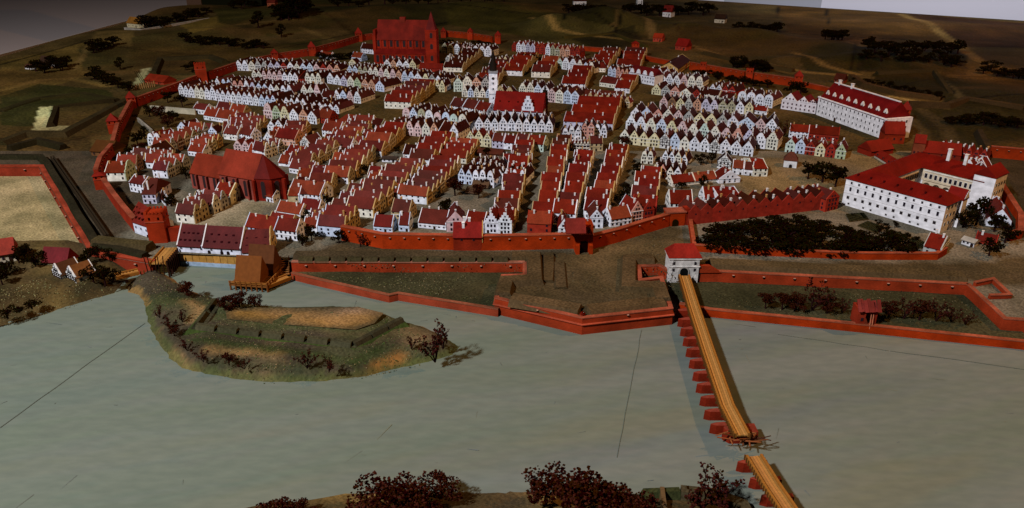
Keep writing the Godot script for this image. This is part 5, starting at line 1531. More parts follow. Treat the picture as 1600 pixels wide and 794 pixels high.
func small_marks() -> void:
	# river gate
	var t := thing("river_gate", "white river gate with a red hipped roof where the bridge lands", "gate", at_mid(1044, 429, 1092, 429))
	var w := 0.092; var d := 0.06
	var m := Mb.new()
	var stone := lin("c9c2b8")
	m.box(Vector3(-w / 2, -0.05, -d), Vector3(w / 2, 0.052, 0), stone)
	part("wall", m, "paint", t)
	m = Mb.new()
	m.box(Vector3(-w / 2 - 0.004, 0.052, -d - 0.004), Vector3(w / 2 + 0.004, 0.058, 0.004), lin("ded8ce"))
	part("cornice", m, "paint", t)
	m = Mb.new()
	m.box(Vector3(-w / 2 - 0.002, 0.026, 0), Vector3(w / 2 + 0.002, 0.029, 0.003), lin("d8d2c8"))
	part("string_course", m, "paint", t)
	m = Mb.new()
	var hp := Mb.new()
	pyramid(hp, w, d, 0.058, 0.034, lin("9a2a20"), 0.006, 0.06)
	m.add(hp, Transform3D(Basis(), Vector3(0, 0, -d / 2)))
	part("roof", m, "roof", t)
	for k in 9:
		for s in [-1, 1]:
			m = Mb.new()
			var lw := 0.010 if k % 2 == 0 else 0.007
			m.box(Vector3(s * (w / 2 - lw / 2 - 0.001) - lw / 2, -0.03 + k * 0.0088, 0), Vector3(s * (w / 2 - lw / 2 - 0.001) + lw / 2, -0.03 + k * 0.0088 + 0.0078, 0.0018), lin("cbc4ba"))
			part("quoin", m, "paint", t)
	m = Mb.new()
	m.slab(arch(0.034, 0.034), 0.0, 0.0025, lin("a39c90"), Transform3D(Basis(), Vector3(0, -0.006, 0)))
	m.slab(arch(0.024, 0.029), 0.0, 0.0035, lin("15100d"), Transform3D(Basis(), Vector3(0, -0.006, 0)))
	part("archway", m, "paint", t)
	for s in [-0.033, 0.033]:
		window_part(t, Transform3D(Basis(), Vector3(s, 0.012, 0)), 0.006, 0.008, lin("9b958a"))
		window_part(t, Transform3D(Basis(), Vector3(s, 0.034, 0)), 0.006, 0.009, lin("9b958a"))
	# small house on the town wall
	t = thing("wall_house", "small house with a red roof built on the red town wall", "house", at_mid(709, 391, 753, 391))
	m = Mb.new()
	m.box(Vector3(-0.047, -0.01, -0.07), Vector3(0.047, 0.052, 0.004), lin("9c2f1a"))
	part("wall", m, "brick", t)
	m = Mb.new()
	m.add(gable_prism(0.08, 0.096, 0.052, 0.036, 0.004, lin("8f221e")), Transform3D(Basis(Vector3.UP, PI / 2), Vector3(0.048, 0, -0.034)))
	part("roof", m, "roof", t)
	m = Mb.new()
	m.slab(PackedVector2Array([Vector2(-0.04, 0.03), Vector2(0.04, 0.03), Vector2(0.04, 0.054), Vector2(0, 0.093), Vector2(-0.04, 0.054)]), 0, 0.002, lin("c4a05a"), Transform3D(Basis(Vector3.UP, PI / 2), Vector3(0.048, 0, -0.034)))
	part("side_gable", m, "paint", t)
	for x in [-0.02, 0.02]: window_part(t, Transform3D(Basis(), Vector3(x, 0.037, 0.004)), 0.006, 0.005, lin("7a3020"))
	chimney(t, Vector3(-0.014, 0.066, -0.02), 0.024, 0.004)
	chimney(t, Vector3(0.004, 0.07, -0.05), 0.024, 0.004)
	chimney(t, Vector3(-0.012, 0.075, -0.05), 0.022, 0.004)
	# chapel on the square
	t = thing("chapel", "little white chapel with a brown hipped roof alone on the square", "chapel", at_mid(1224, 261, 1244, 263))
	m = Mb.new()
	m.box(Vector3(-0.027, -0.01, -0.05), Vector3(0.027, 0.032, 0), lin("dddad6"))
	part("wall", m, "paint", t)
	m = Mb.new()
	hp = Mb.new()
	pyramid(hp, 0.054, 0.05, 0.032, 0.034, lin("6a3a2c"), 0.004, 0.02)
	m.add(hp, Transform3D(Basis(), Vector3(0, 0, -0.025)))
	part("roof", m, "roof", t)
	m = Mb.new()
	m.slab(arch(0.013, 0.017), 0, 0.002, lin("1a1512"), Transform3D(Basis(), Vector3(0.002, -0.002, 0)))
	part("door", m, "dark", t)
	# dormered roofs by the left tower
	for s in [["white house with a red roof of five dormers below the left wall", 208, 352, 234, 369, 0.07, 0.042, 0.04, 5], ["white house with dark dormered roof against the crenellated tower", 211, 364, 243, 375, 0.075, 0.046, 0.034, 6]]:
		t = thing("dormer_house", s[0], "house", along(G(s[1], s[2]), G(s[3], s[4])))
		var l: float = G(s[1], s[2]).distance_to(G(s[3], s[4]))
		m = Mb.new()
		m.box(Vector3(0, -0.02, -s[5]), Vector3(l, s[6], 0), lin("d5d6de"))
		part("wall", m, "paint", t)
		m = Mb.new()
		m.add(gable_prism(s[5], l, s[6], s[7], 0.004, lin("7e2a1f")), Transform3D(Basis(Vector3.UP, PI / 2), Vector3(l, 0, -s[5] / 2)))
		part("roof", m, "roof", t)
		m = Mb.new()
		m.slab(PackedVector2Array([Vector2(-s[5] / 2, -0.02), Vector2(s[5] / 2, -0.02), Vector2(s[5] / 2, s[6]), Vector2(0, s[6] + s[7] + 0.003), Vector2(-s[5] / 2, s[6])]), 0, 0.003, lin("d8d8e0"), Transform3D(Basis(Vector3.UP, PI / 2), Vector3(l, 0, -s[5] / 2)))
		part("gable", m, "paint", t)
		for j in 2:
			for k in s[8]:
				m = Mb.new()
				m.box(Vector3(l * (k + 0.5) / s[8] - 0.003, s[6] + 0.008 + j * 0.014, -0.014 - j * 0.013), Vector3(l * (k + 0.5) / s[8] + 0.003, s[6] + 0.014 + j * 0.014, -0.006 - j * 0.013), lin("511812"))
				part("dormer", m, "roof", t)
		for k in 4: window_part(t, Transform3D(Basis(), Vector3(l * (k + 0.5) / 4, 0.022, 0)), 0.005, 0.007, lin("c5c6d0"))
		m = Mb.new()
		m.slab(arch(0.010, 0.014), 0, 0.002, lin("1a1512"), Transform3D(Basis(), Vector3(l * 0.65, -0.004, 0)))
		part("door", m, "dark", t)
	t = tower("red crenellated tower beside the quay at the left", 252, 375, 0.12, 0.058, 0.105, 0.0, "ad3517", false)
	m = Mb.new()
	m.box(Vector3(0.03, -0.01, 0.0), Vector3(0.075, 0.05, 0.02), lin("9c2f18"))
	part("side_wall", m, "brick", t)
	# red gate buildings by the barracks and the roofs round the castle's back
	var list := [["red gatehouse with a dark arch at the barracks' right end", 1380, 223, 1412, 224, 0.07, 0.05, 0.05, "a5331c"], ["low red roofed stable left of the castle's back wing", 1360, 245, 1395, 240, 0.08, 0.028, 0.036, "8f2a1c"], ["white fronted shed with red roof behind the castle", 1366, 246, 1392, 262, 0.05, 0.016, 0.02, "c8bcb0"], ["small red tower house behind the castle roof", 1424, 244, 1442, 246, 0.05, 0.07, 0.03, "9a4a30"], ["red roofed range above the castle's white chimneys", 1440, 246, 1500, 252, 0.09, 0.03, 0.04, "94301f"]]
	for s in list:
		t = thing("outbuilding", s[0], "building", along(G(s[1], s[2]), G(s[3], s[4])))
		var l: float = G(s[1], s[2]).distance_to(G(s[3], s[4]))
		m = Mb.new()
		m.box(Vector3(0, -0.01, -s[5]), Vector3(l, s[6], 0), lin(s[8]))
		part("wall", m, "brick", t)
		m = Mb.new()
		m.add(gable_prism(s[5], l, s[6], s[7], 0.004, lin("8a2219")), Transform3D(Basis(Vector3.UP, PI / 2), Vector3(l, 0, -s[5] / 2)))
		part("roof", m, "roof", t)
		for k in 3: window_part(t, Transform3D(Basis(), Vector3(l * (k + 0.5) / 3, 0.016, 0)), 0.006, 0.009, lin("7a3020"))
	row("in the far red row right of the castle", 1462, 240, 1540, 254, 0.07, 0.026, 0.028, "Rt Rt Dt Rt Rt Dt Rt", 0, "from left", "R")
	row("on the lane behind the castle", 1520, 275, 1548, 268, 0.06, 0.03, 0.03, "we we we", 0)
	row("on the long right lane by the wall", 1578, 358, 1545, 276, 0.07, 0.026, 0.034, "we Re we we", 0)
	row("with a pale gable at the end of the garden wall", 1466, 402, 1480, 384, 0.05, 0.026, 0.03, "at", 0, "from left", "a")
	cottage("low white flat-roofed building among trees below the castle", 1502, 381, 1521, 387, 0.03, 0.02, 0.006, "d8d6d6", "c4bebb", 0.0001)
	row("half hidden by trees below the castle", 1522, 379, 1556, 386, 0.05, 0.014, 0.018, "De", 0)
	# red ruined bath house on the right strip
	t = thing("ruined_house", "small ruined red house with a broken roof on the river strip", "house", at_mid(1340, 496, 1370, 497))
	t.position.y = -0.028
	m = Mb.new()
	m.box(Vector3(-0.026, -0.004, -0.04), Vector3(-0.021, 0.052, 0.0), lin("9a3320"))
	m.box(Vector3(-0.026, -0.004, -0.044), Vector3(0.026, 0.052, -0.04), lin("8c2c1c"))
	m.box(Vector3(0.021, -0.004, -0.04), Vector3(0.026, 0.05, 0.0), lin("9a3320"))
	m.box(Vector3(-0.021, -0.004, -0.004), Vector3(-0.004, 0.046, 0.0), lin("9a3320"))
	m.slab(PackedVector2Array([Vector2(-0.004, -0.004), Vector2(0.021, -0.004), Vector2(0.014, 0.012), Vector2(0.006, 0.008), Vector2(-0.001, 0.024), Vector2(-0.004, 0.026)]), -0.004, 0.0, lin("8a3a26"))
	part("wall", m, "brick", t)
	m = Mb.new()
	for k in 7:
		var x := -0.030 + k * 0.0088
		var q := Transform3D(Basis(Vector3(0, 0, 1), rng.randf_range(-0.15, 0.15)) * Basis(Vector3.RIGHT, 0.75 + rng.randf_range(-0.12, 0.2)), Vector3(x, 0.052, 0.006 + rng.randf_range(-0.003, 0.003)))
		m = Mb.new()
		m.box(Vector3(0, 0, -0.034 + rng.randf_range(0, 0.008)), Vector3(0.0095, 0.002, 0.004), jit(lin("8c3630"), 0.15), q)
		part("roof_board", m, "roof", t)
	window_part(t, Transform3D(Basis(), Vector3(-0.013, 0.018, 0)), 0.006, 0.009, lin("6e2a1c"))
	for s in [0.016, 0.010]:
		m = Mb.new()
		m.tube(Vector3(s, -0.004, 0.006), Vector3(s - 0.002, 0.04, 0.004), 0.0016, 0.0014, lin("b06a4a"), 5)
		part("post", m, "wood", t)
	country_houses()
	sheds()

func country_houses() -> void:
	# farmhouses in the country and on the left bank
	for s in [["thatched yellow cottage beside the dark hedge block", 199, 43, 218, 45, 0.10, 0.05, 0.05, "c7b58c", "a8702f"], ["white farmhouse among dark trees in the upper left fields", 62, 104, 78, 106, 0.07, 0.04, 0.04, "cfc6bd", "4a3228"], ["low white shed left of the farmhouse among trees", 39, 107, 48, 108, 0.04, 0.02, 0.015, "d6cfc8", "5a3a2c"],
		["red roofed farm at the top edge, left of middle", 418, 12, 430, 12, 0.12, 0.05, 0.05, "8d4a30", "6a2a1e"], ["white house at the top edge above the church", 896, 9, 916, 9, 0.12, 0.05, 0.04, "cfcac4", "4d2a22"], ["small white house at the top edge, tall gable", 996, 8, 1004, 8, 0.12, 0.1, 0.06, "d5d0ca", "4d2a22"], ["white house with a red roof among the hillside trees", 1035, 26, 1048, 27, 0.10, 0.06, 0.06, "d0cac6", "7a2620"], ["pale walled farm on the upper right hillside", 1116, 35, 1132, 36, 0.10, 0.045, 0.04, "b5aa92", "3d2a20"],
		["red cottage with a red roof beyond the back wall", 1055, 77, 1072, 79, 0.09, 0.04, 0.05, "a2382a", "8a211b"], ["low red pavilion on the slope beyond the back wall", 1020, 66, 1034, 67, 0.08, 0.04, 0.03, "a8402c", "a5361f"], ["wooden lookout frame behind the barracks", 1303, 128, 1318, 130, 0.06, 0.03, 0.03, "7d3a26", "50231a"], ["brown plank shed leaning outside the left wall", 143, 243, 172, 245, 0.11, 0.03, 0.035, "6a4527", "5b3518"], ["red roofed outwork house by the pale canal", 226, 128, 256, 132, 0.10, 0.022, 0.03, "9a3a24", "8e2c18"]]:
		cottage(s[0], s[1], s[2], s[3], s[4], s[5], s[6], s[7], s[8], s[9], 0.0)
	cottage("cream house with a red roof at the photo's left edge", -12, 414, 26, 408, 0.07, 0.036, 0.036, "bfae92", "9c3a2c", -0.012)
	cottage("long cream house with a crimson roof on the left bank", 68, 415, 106, 417, 0.05, 0.022, 0.034, "c6b98c", "76222a", -0.012)
	for s in [["half-timbered brown roofed house on the left bank, left one", 91, 436, 105, 443, "5c3a22"], ["half-timbered brown roofed house on the left bank, right one", 113, 440, 128, 448, "8a5630"]]:
		var t := thing("half_timbered_house", s[0], "house", along(G(s[1], s[2], -0.014), G(s[3], s[4], -0.014)))
		var l: float = G(s[1], s[2], -0.014).distance_to(G(s[3], s[4], -0.014))
		var sp := {"w": l, "d": 0.06, "h": 0.022, "r": 0.03, "c": "h", "g": "t", "roof": 1, "end": true, "side": "h", "first": true, "seed": 77 + int(s[1])}
		var p := house_parts(sp)
		for q in ["wall", "facade", "roof", "windows", "timbering"]:
			if q == "roof": p.roof = gable_prism(l, 0.062, 0.022, 0.03, 0.003, lin(s[5]), 0.0)
			var o := obj(q, p[q].mesh(M.roof if q == "roof" else M.dark if q == "windows" else M.paint), t)
			if q in ["windows", "timbering"]: o.set_meta("kind", "stuff")

func sheds() -> void:
	cottage("brown board shed in the garden yard, left one", 728, 303, 744, 305, 0.04, 0.012, 0.014, "6e5540", "5a4434", 0.0001)
	cottage("brown board shed in the garden yard below the white gables", 738, 294, 762, 296, 0.05, 0.012, 0.016, "7a6048", "6b503c", 0.0001)
	cottage("low white shed with a dark gateway in the middle lane", 597, 253, 619, 254, 0.035, 0.018, 0.006, "d2d2d6", "4a3c36", 0.0001)
	cottage("long brown roofed shed under the yellow gables", 746, 243, 784, 245, 0.07, 0.014, 0.012, "6b4a3a", "5c3126", 0.0001)

func cottage(label: String, x0: float, y0: float, x1: float, y1: float, d: float, h: float, r: float, wallc: String, roofc: String, y: float) -> void:
	var a := G(x0, y0, y); var b := G(x1, y1, y)
	if y == 0.0:
		a.y = far_height(a.x, a.z)
	var t := thing("cottage", label, "house", along(a, b))
	var l := a.distance_to(Vector3(b.x, a.y, b.z))
	var m := Mb.new()
	m.box(Vector3(0, -0.02, -d), Vector3(l, h, 0), lin(wallc))
	for q in [-1, 1]: m.slab(PackedVector2Array([Vector2(-d / 2, h), Vector2(d / 2, h), Vector2(0, h + r - 0.002)]), -0.002, 0.001, lin(wallc), Transform3D(Basis(Vector3.UP, q * PI / 2), Vector3(l / 2 + q * l / 2, 0, -d / 2)))
	part("wall", m, "paint", t)
	m = Mb.new()
	m.add(gable_prism(d, l + 0.006, h, r, 0.006, lin(roofc)), Transform3D(Basis(Vector3.UP, PI / 2), Vector3(l + 0.003, 0, -d / 2)))
	part("roof", m, "roof", t)
	for k in 3: window_part(t, Transform3D(Basis(), Vector3(l * (k + 0.5) / 3, h * 0.35, 0)), 0.006, 0.009, tone(lin(wallc), 0.8))
	m = Mb.new()
	m.box(Vector3(l * 0.72, -0.005, -0.001), Vector3(l * 0.72 + 0.009, h * 0.55, 0.0015), lin("2a1a12"))
	part("door", m, "dark", t)

# --- riverside: bridge, mill, quay, island works --------------------------------
func plank_deck(t: Node3D, line: PackedVector3Array, w: float, n: int) -> void:
	for k in n:
		var m := Mb.new()
		var o := -w / 2 + (k + 0.5) * w / n
		var half := w / n / 2 - 0.0004
		sweep(m, line, PackedVector2Array([Vector2(o + half, -0.003), Vector2(o + half, rng.randf_range(0.0, 0.0008)), Vector2(o - half, rng.randf_range(0.0, 0.0008)), Vector2(o - half, -0.003)]), jit(lin("9e6f38"), 0.18))
		obj("plank", m.mesh(M.wood), t)
	for s in [-1, 1]:
		var m := Mb.new()
		var o: float = s * w / 2
		sweep(m, line, PackedVector2Array([Vector2(o + 0.0022, -0.006), Vector2(o + 0.0022, 0.005), Vector2(o - 0.0022, 0.005), Vector2(o - 0.0022, -0.006)]), lin("8d5a24"))
		obj("kerb_beam", m.mesh(M.wood), t)
		m = Mb.new()
		var d := densify(line, 0.0085, false)
		for p in d:
			var q := p + Vector3(o + s * 0.003, 0, 0)
			m.box(q + Vector3(-0.0014, -0.009, -0.0014), q + Vector3(0.0014, 0.0035, 0.0014), lin("5c3819"))
		tag(obj("rail_stubs", m.mesh(M.wood), t), "", "", "", "stuff")

func pier_shape(w: float, l: float, h: float) -> Mb:
	# a red masonry pier, pointed at its left end, seen in plan as an arrow
	var m := Mb.new()
	var plan := [Vector2(w / 2, -l / 2), Vector2(w / 2, l / 2), Vector2(-w / 2, l / 2), Vector2(-w / 2 - 0.012, l * 0.1), Vector2(-w / 2 - 0.012, -l * 0.1), Vector2(-w / 2, -l / 2)]
	var low := PackedVector3Array(); var top := PackedVector3Array()
	for p in plan:
		low.append(Vector3(p.x * 1.0, -0.004, p.y))
		top.append(Vector3(p.x * 0.96, h, p.y * 0.9))
	var c := Vector3(0, h, 0)
	for k in plan.size():
		var a := low[k]; var b := low[(k + 1) % plan.size()]; var e := top[(k + 1) % plan.size()]; var f := top[k]
		m.quad(b, a, f, e, lin("8f2c1c"))
		m.tri(f, c + Vector3(-w * 0.2, 0.006, 0), e, lin("9c4030"))
	return m

func riverside() -> void:
	# the long bridge with its broken end
	var line := px([1069, 431, 1084, 480, 1108, 553, 1136, 634, 1160, 680], 0.002)
	var t := thing("bridge", "long ochre plank bridge on red piers, broken off in mid river", "bridge", Transform3D(Basis(), line[0]))
	var o := line[0]
	for k in line.size(): line[k] -= o
	plank_deck(t, line, 0.028, 5)
	var run := densify(line, 0.002, false)
	var ps := pier_shape(0.052, 0.0125, 0.024).mesh(M.brick)
	for y in [494, 508, 523, 538.5, 555, 573, 592, 610.5, 631, 652, 674]:
		var best := 0
		var gz := G(1100, y - 3, WATER + 0.01).z - o.z
		for k in run.size():
			if absf(run[k].z - gz) < absf(run[best].z - gz): best = k
		var p := obj("pier", ps, t)
		p.position = Vector3(run[best].x - 0.008, WATER - o.y, run[best].z)
	var m := Mb.new()
	for k in 15:
		var c := run[int((k + 0.5) * run.size() / 15.0)]
		m.box(c + Vector3(-0.021, -0.010, -0.002), c + Vector3(0.021, -0.006, 0.002), lin("4e2f1a"))
	tag(obj("cross_beams", m.mesh(M.wood), t), "", "", "", "stuff")
	var e := G(1160, 684, WATER) - o
	var p2 := obj("end_pier", pier_shape(0.062, 0.034, 0.03).mesh(M.brick), t)
	p2.position = Vector3(e.x - 0.004, WATER - o.y, e.z + 0.004)
	# splintered timbers
	var tb := thing("broken_timbers", "heap of splintered timbers at the bridge's broken end", "timbers", Transform3D(Basis(), G(1162, 684, -0.012)))
	for k in 22:
		m = Mb.new()
		var a := Vector3(rng.randf_range(-0.03, 0.03), rng.randf_range(-0.004, 0.008), rng.randf_range(-0.02, 0.016))
		var an := rng.randf_range(0, PI)
		var b := a + Vector3(cos(an), rng.randf_range(-0.25, 0.4), sin(an) * 0.6) * rng.randf_range(0.02, 0.045)
		m.tube(a, b, 0.0022, 0.0016, jit(lin("7a4526"), 0.3), 4)
		part("timber", m, "wood", tb)
	m = Mb.new()
	m.tube(Vector3(0.005, 0.004, -0.004), Vector3(0.055, 0.002, 0.012), 0.002, 0.0014, lin("3f2416"), 4)
	m.tube(Vector3(0.02, 0.004, 0.012), Vector3(0.06, 0.0, -0.006), 0.002, 0.0014, lin("3f2416"), 4)
	part("beam", m, "wood", tb)
	# second piece of the bridge on the near bank
	line = px([1178, 713, 1205, 757, 1232, 797, 1262, 850], 0.0)
	o = line[0]
	t = thing("bridge_piece", "near stub of the ochre plank bridge at the lower edge", "bridge", Transform3D(Basis(), o))
	for k in line.size(): line[k] -= o
	plank_deck(t, line, 0.030, 5)
	for s in [[1170, 731], [1190, 757], [1208, 784]]:
		var p := obj("pier", ps, t)
		var q := G(s[0], s[1], WATER + 0.008) - o
		p.position = Vector3(q.x + 0.012, WATER - o.y, q.z)
	# quay building: three maroon roofs over a plank quay
	var a := G(280, 407, -0.03); var b := G(378, 413, -0.03)
	t = thing("quay_house", "long white quay house with dormered maroon roofs over a plank quay", "building", along(a, b))
	t.position.y = -0.04
	var l := a.distance_to(b)
	m = Mb.new()
	m.box(Vector3(0, -0.01, -0.11), Vector3(l, 0.008, 0.004), lin("93a5b5"))
	part("plinth", m, "paint", t)
	for k in 9:
		m = Mb.new()
		m.box(Vector3(l * k / 9.0 + 0.0006, 0.008, -0.105), Vector3(l * (k + 1) / 9.0 - 0.0006, 0.034, 0.0 + rng.randf_range(0, 0.001)), jit(lin("a37638"), 0.12))
		part("quay_board", m, "wood", t)
	m = Mb.new()
	m.box(Vector3(0, 0.034, -0.10), Vector3(l, 0.068, -0.004), lin("d9d9e2"))
	part("wall", m, "paint", t)
	for k in 2:
		var x0: float = l * [0.0, 0.40][k]; var x1: float = l * [0.39, 1.0][k]
		m = Mb.new()
		m.add(gable_prism(0.096, x1 - x0 - 0.004, 0.068, 0.052, 0.005, lin("5f2626")), Transform3D(Basis(Vector3.UP, PI / 2), Vector3(x1 - 0.002, 0, -0.052)))
		part("roof", m, "roof", t)
		m = Mb.new()
		m.slab(PackedVector2Array([Vector2(-0.05, 0.066), Vector2(0.05, 0.066), Vector2(0, 0.126)]), -0.003, 0.001, lin("cfc8c4"), Transform3D(Basis(Vector3.UP, -PI / 2), Vector3(x0, 0, -0.052)))
		part("parapet_gable", m, "paint", t)
		for j in 2:
			for i in 5 - j:
				m = Mb.new()
				var q := Vector3(x0 + (x1 - x0) * (i + 0.6 + j * 0.4) / 5.2, 0.078 + j * 0.018, -0.014 - j * 0.017)
				m.box(q + Vector3(-0.0035, -0.004, -0.008), q + Vector3(0.0035, 0.004, 0.002), lin("3e151b"))
				part("dormer", m, "roof", t)
	m = Mb.new()
	m.slab(PackedVector2Array([Vector2(-0.05, 0.066), Vector2(0.05, 0.066), Vector2(0, 0.126)]), -0.001, 0.003, lin("cfc8c4"), Transform3D(Basis(Vector3.UP, PI / 2), Vector3(l, 0, -0.052)))
	part("parapet_gable", m, "paint", t)
	for k in 6:
		if k in [2, 4, 5]:
			m = Mb.new()
			m.slab(arch(0.009, 0.016), 0, 0.0018, lin("16110f"), Transform3D(Basis(), Vector3(l * (0.3 + k * 0.1), 0.036, -0.004)))
			part("door", m, "dark", t)
		window_part(t, Transform3D(Basis(), Vector3(l * (0.06 + k * 0.16), 0.052, -0.004)), 0.005, 0.006, lin("bfc0ca"))
	cottage_right()
	mill()
	drawbridges()
	island_fort()

func cottage_right() -> void:
	var a := G(381, 414, -0.03); var b := G(424, 412, -0.03)
	var t := thing("quay_house", "maroon roofed quay house with a tan gable by the stairs", "building", along(a, b))
	var l := a.distance_to(b)
	var m := Mb.new()
	m.box(Vector3(0, -0.02, -0.11), Vector3(l, 0.048, 0), lin("d2d0d6"))
	part("wall", m, "paint", t)
	m = Mb.new()
	m.add(gable_prism(0.11, l, 0.048, 0.054, 0.004, lin("682826")), Transform3D(Basis(Vector3.UP, PI / 2), Vector3(l, 0, -0.055)))
	part("roof", m, "roof", t)
	m = Mb.new()
	m.slab(front_outline("d", 0.11, 0.048, 0.056), 0, 0.003, lin("bfa066"), Transform3D(Basis(Vector3.UP, PI / 2), Vector3(l, 0, -0.055)))
	part("gable", m, "paint", t)
	for s in [[-0.03, 0.012], [0, 0.012], [0.03, 0.012], [-0.025, 0.036], [0.0, 0.036], [0.025, 0.036], [-0.01, 0.062], [0.01, 0.062]]:
		window_part(t, Transform3D(Basis(Vector3.UP, PI / 2), Vector3(l + 0.003, s[1], -0.055 + s[0])), 0.006, 0.009, lin("a98a52"))
	for j in 2:
		for k in 3:
			m = Mb.new()
			var q := Vector3(l * (k + 0.5) / 3, 0.06 + j * 0.018, -0.016 - j * 0.018)
			m.box(q + Vector3(-0.0035, -0.004, -0.008), q + Vector3(0.0035, 0.004, 0.002), lin("3e151b"))
			part("dormer", m, "roof", t)

func mill() -> void:
	var a := G(357, 447, -0.03); var b := G(417, 451, -0.03)
	var t := thing("water_mill", "brown wooden mill on stilts with steep roofs and a railed deck", "mill", along(a, b))
	var l := a.distance_to(b)
	var br := lin("7a4a22")
	var m := Mb.new()
	for k in 12:
		m = Mb.new()
		m.box(Vector3(0.0, 0.0, -0.012 - k * 0.0108), Vector3(l, 0.004, -0.003 - k * 0.0108), jit(br, 0.15))
		part("deck_plank", m, "wood", t)
	for k in 8:
		m = Mb.new()
		m.box(Vector3(0.002 + k * l / 7.3, -0.02, -0.006), Vector3(0.006 + k * l / 7.3, 0.016, -0.002), lin("6a3d1c"))
		part("stilt", m, "wood", t)
		m = Mb.new()
		m.box(Vector3(l - 0.004, -0.02, -0.012 - k * 0.017), Vector3(l, 0.016, -0.008 - k * 0.017), lin("6a3d1c"))
		part("stilt", m, "wood", t)
	for y in [0.009, 0.014]:
		m = Mb.new()
		m.box(Vector3(0, y, -0.0055), Vector3(l, y + 0.0018, -0.0025), lin("8a5526"))
		m.box(Vector3(l - 0.0036, y, -0.135), Vector3(l - 0.0006, y + 0.0018, -0.006), lin("8a5526"))
		part("rail", m, "wood", t)
	m = Mb.new()
	m.box(Vector3(0.016, 0.004, -0.075), Vector3(l - 0.03, 0.022, -0.018), br)
	part("mill_wall", m, "wood", t)
	m = Mb.new()
	m.add(gable_prism(0.062, l - 0.042, 0.024, 0.062, 0.005, lin("6b3d1a")), Transform3D(Basis(Vector3.UP, PI / 2), Vector3(l - 0.026, 0, -0.0465)))
	part("mill_roof", m, "wood", t)
	m = Mb.new()
	m.box(Vector3(0.03, 0.004, -0.135), Vector3(l - 0.012, 0.03, -0.078), tone(br, 0.8))
	part("mill_house_wall", m, "wood", t)
	m = Mb.new()
	m.add(gable_prism(0.058, l - 0.04, 0.036, 0.062, 0.004, lin("54301a")), Transform3D(Basis(Vector3.UP, PI / 2), Vector3(l - 0.010, 0, -0.107)))
	part("mill_house_roof", m, "wood", t)
	# covered walk and stairs to the quay
	var c := G(416, 446, -0.03); var d := G(449, 419, 0.0)
	var line := PackedVector3Array([c, Vector3(d.x, -0.03, d.z)])
	var g := thing("mill_walkway", "brown railed plank walkway between the mill and the quay", "walkway", Transform3D(Basis(), c))
	for k in 2: line[k] -= c
	plank_deck(g, line, 0.026, 3)
	var s := thing("wooden_stairs", "short flight of wooden steps going down beside the walkway", "stairs", along(G(438, 431, -0.035), G(451, 430, -0.035)))
	for k in 7:
		m = Mb.new()
		m.box(Vector3(0, 0.002 + k * 0.0048, -0.006 - k * 0.007), Vector3(0.028, 0.0045 + k * 0.0048, -k * 0.007), jit(lin("8a5a30"), 0.12))
		part("step", m, "wood", s)
	for x in [0.0, 0.026]:
		m = Mb.new()
		m.tube(Vector3(x + 0.001, 0.008, 0), Vector3(x + 0.001, 0.046, -0.05), 0.0014, 0.0014, lin("5c3719"), 4)
		part("hand_rail", m, "wood", s)

func drawbridges() -> void:
	var line := px([246, 412, 268, 387], 0.004)
	var t := thing("drawbridge", "brown timber bridge with a dark windlass under the crenellated tower", "bridge", Transform3D(Basis(), line[0]))
	var o := line[0]
	for k in 2: line[k] -= o
	plank_deck(t, line, 0.05, 4)
	for k in 10:
		var m := Mb.new()
		var p := line[1] * (k / 9.0) + Vector3(0.032, 0, 0.004)
		m.box(p + Vector3(-0.002, -0.05, -0.002), p + Vector3(0.002, 0.012, 0.002), lin("2e1a0f"))
		part("pile", m, "wood", t)
	for k in 5:
		var m := Mb.new()
		var p := Vector3(-0.03 + k * 0.012, 0, 0.006)
		m.tube(p + Vector3(0, -0.045, 0.004), p + Vector3(rng.randf_range(-0.01, 0.01), 0.028, -0.002), 0.002, 0.0016, lin("2b1810"), 4)
		part("frame_post", m, "wood", t)
	line = px([180, 432, 216, 424], -0.014)
	t = thing("plank_bridge", "pale plank footbridge from the left bank to the island", "bridge", Transform3D(Basis(), line[0]))
	o = line[0]
	for k in 2: line[k] -= o
	plank_deck(t, line, 0.028, 4)
	# canal boarding with poles outside the upper left wall
	t = thing("timber_weir", "row of short timber posts by the pale canal, with leaning poles", "fence", Transform3D(Basis(), G(204, 140)))
	for k in 14:
		var m := Mb.new()
		var p := G(200 + k * 3.2, 141 - k * 0.5) - t.position
		m.box(p + Vector3(-0.003, -0.01, -0.003), p + Vector3(0.003, rng.randf_range(0.025, 0.036), 0.003), jit(lin("7d5a33"), 0.3))
		part("post", m, "wood", t)
	for k in 3:
		var m := Mb.new()
		var p := G(224 + k * 3, 134) - t.position
		m.tube(p, p + Vector3(-0.05, 0.09, -0.02), 0.002, 0.002, lin("150d0a"), 4)
		part("pole", m, "wood", t)

func blocks_run(t: Node3D, called: String, a: Vector3, b: Vector3, n: int, d: float, h: float, hex: String, gap := 0.006) -> void:
	var f := along(a, b)
	var l := a.distance_to(b)
	for k in n:
		var m := Mb.new()
		var x0 := l * k / n + gap / 2; var x1 := l * (k + 1) / n - gap / 2
		m.slab(PackedVector2Array([Vector2(d / 2, 0), Vector2(d * 0.22, h), Vector2(-d * 0.22, h * 1.1), Vector2(-d / 2, 0)]), x0, x1, jit(lin(hex), 0.1), f * Transform3D(Basis(Vector3(0, 0, 1), Vector3.UP, Vector3(1, 0, 0)), Vector3.ZERO))
		part(called, m, "ground", t)

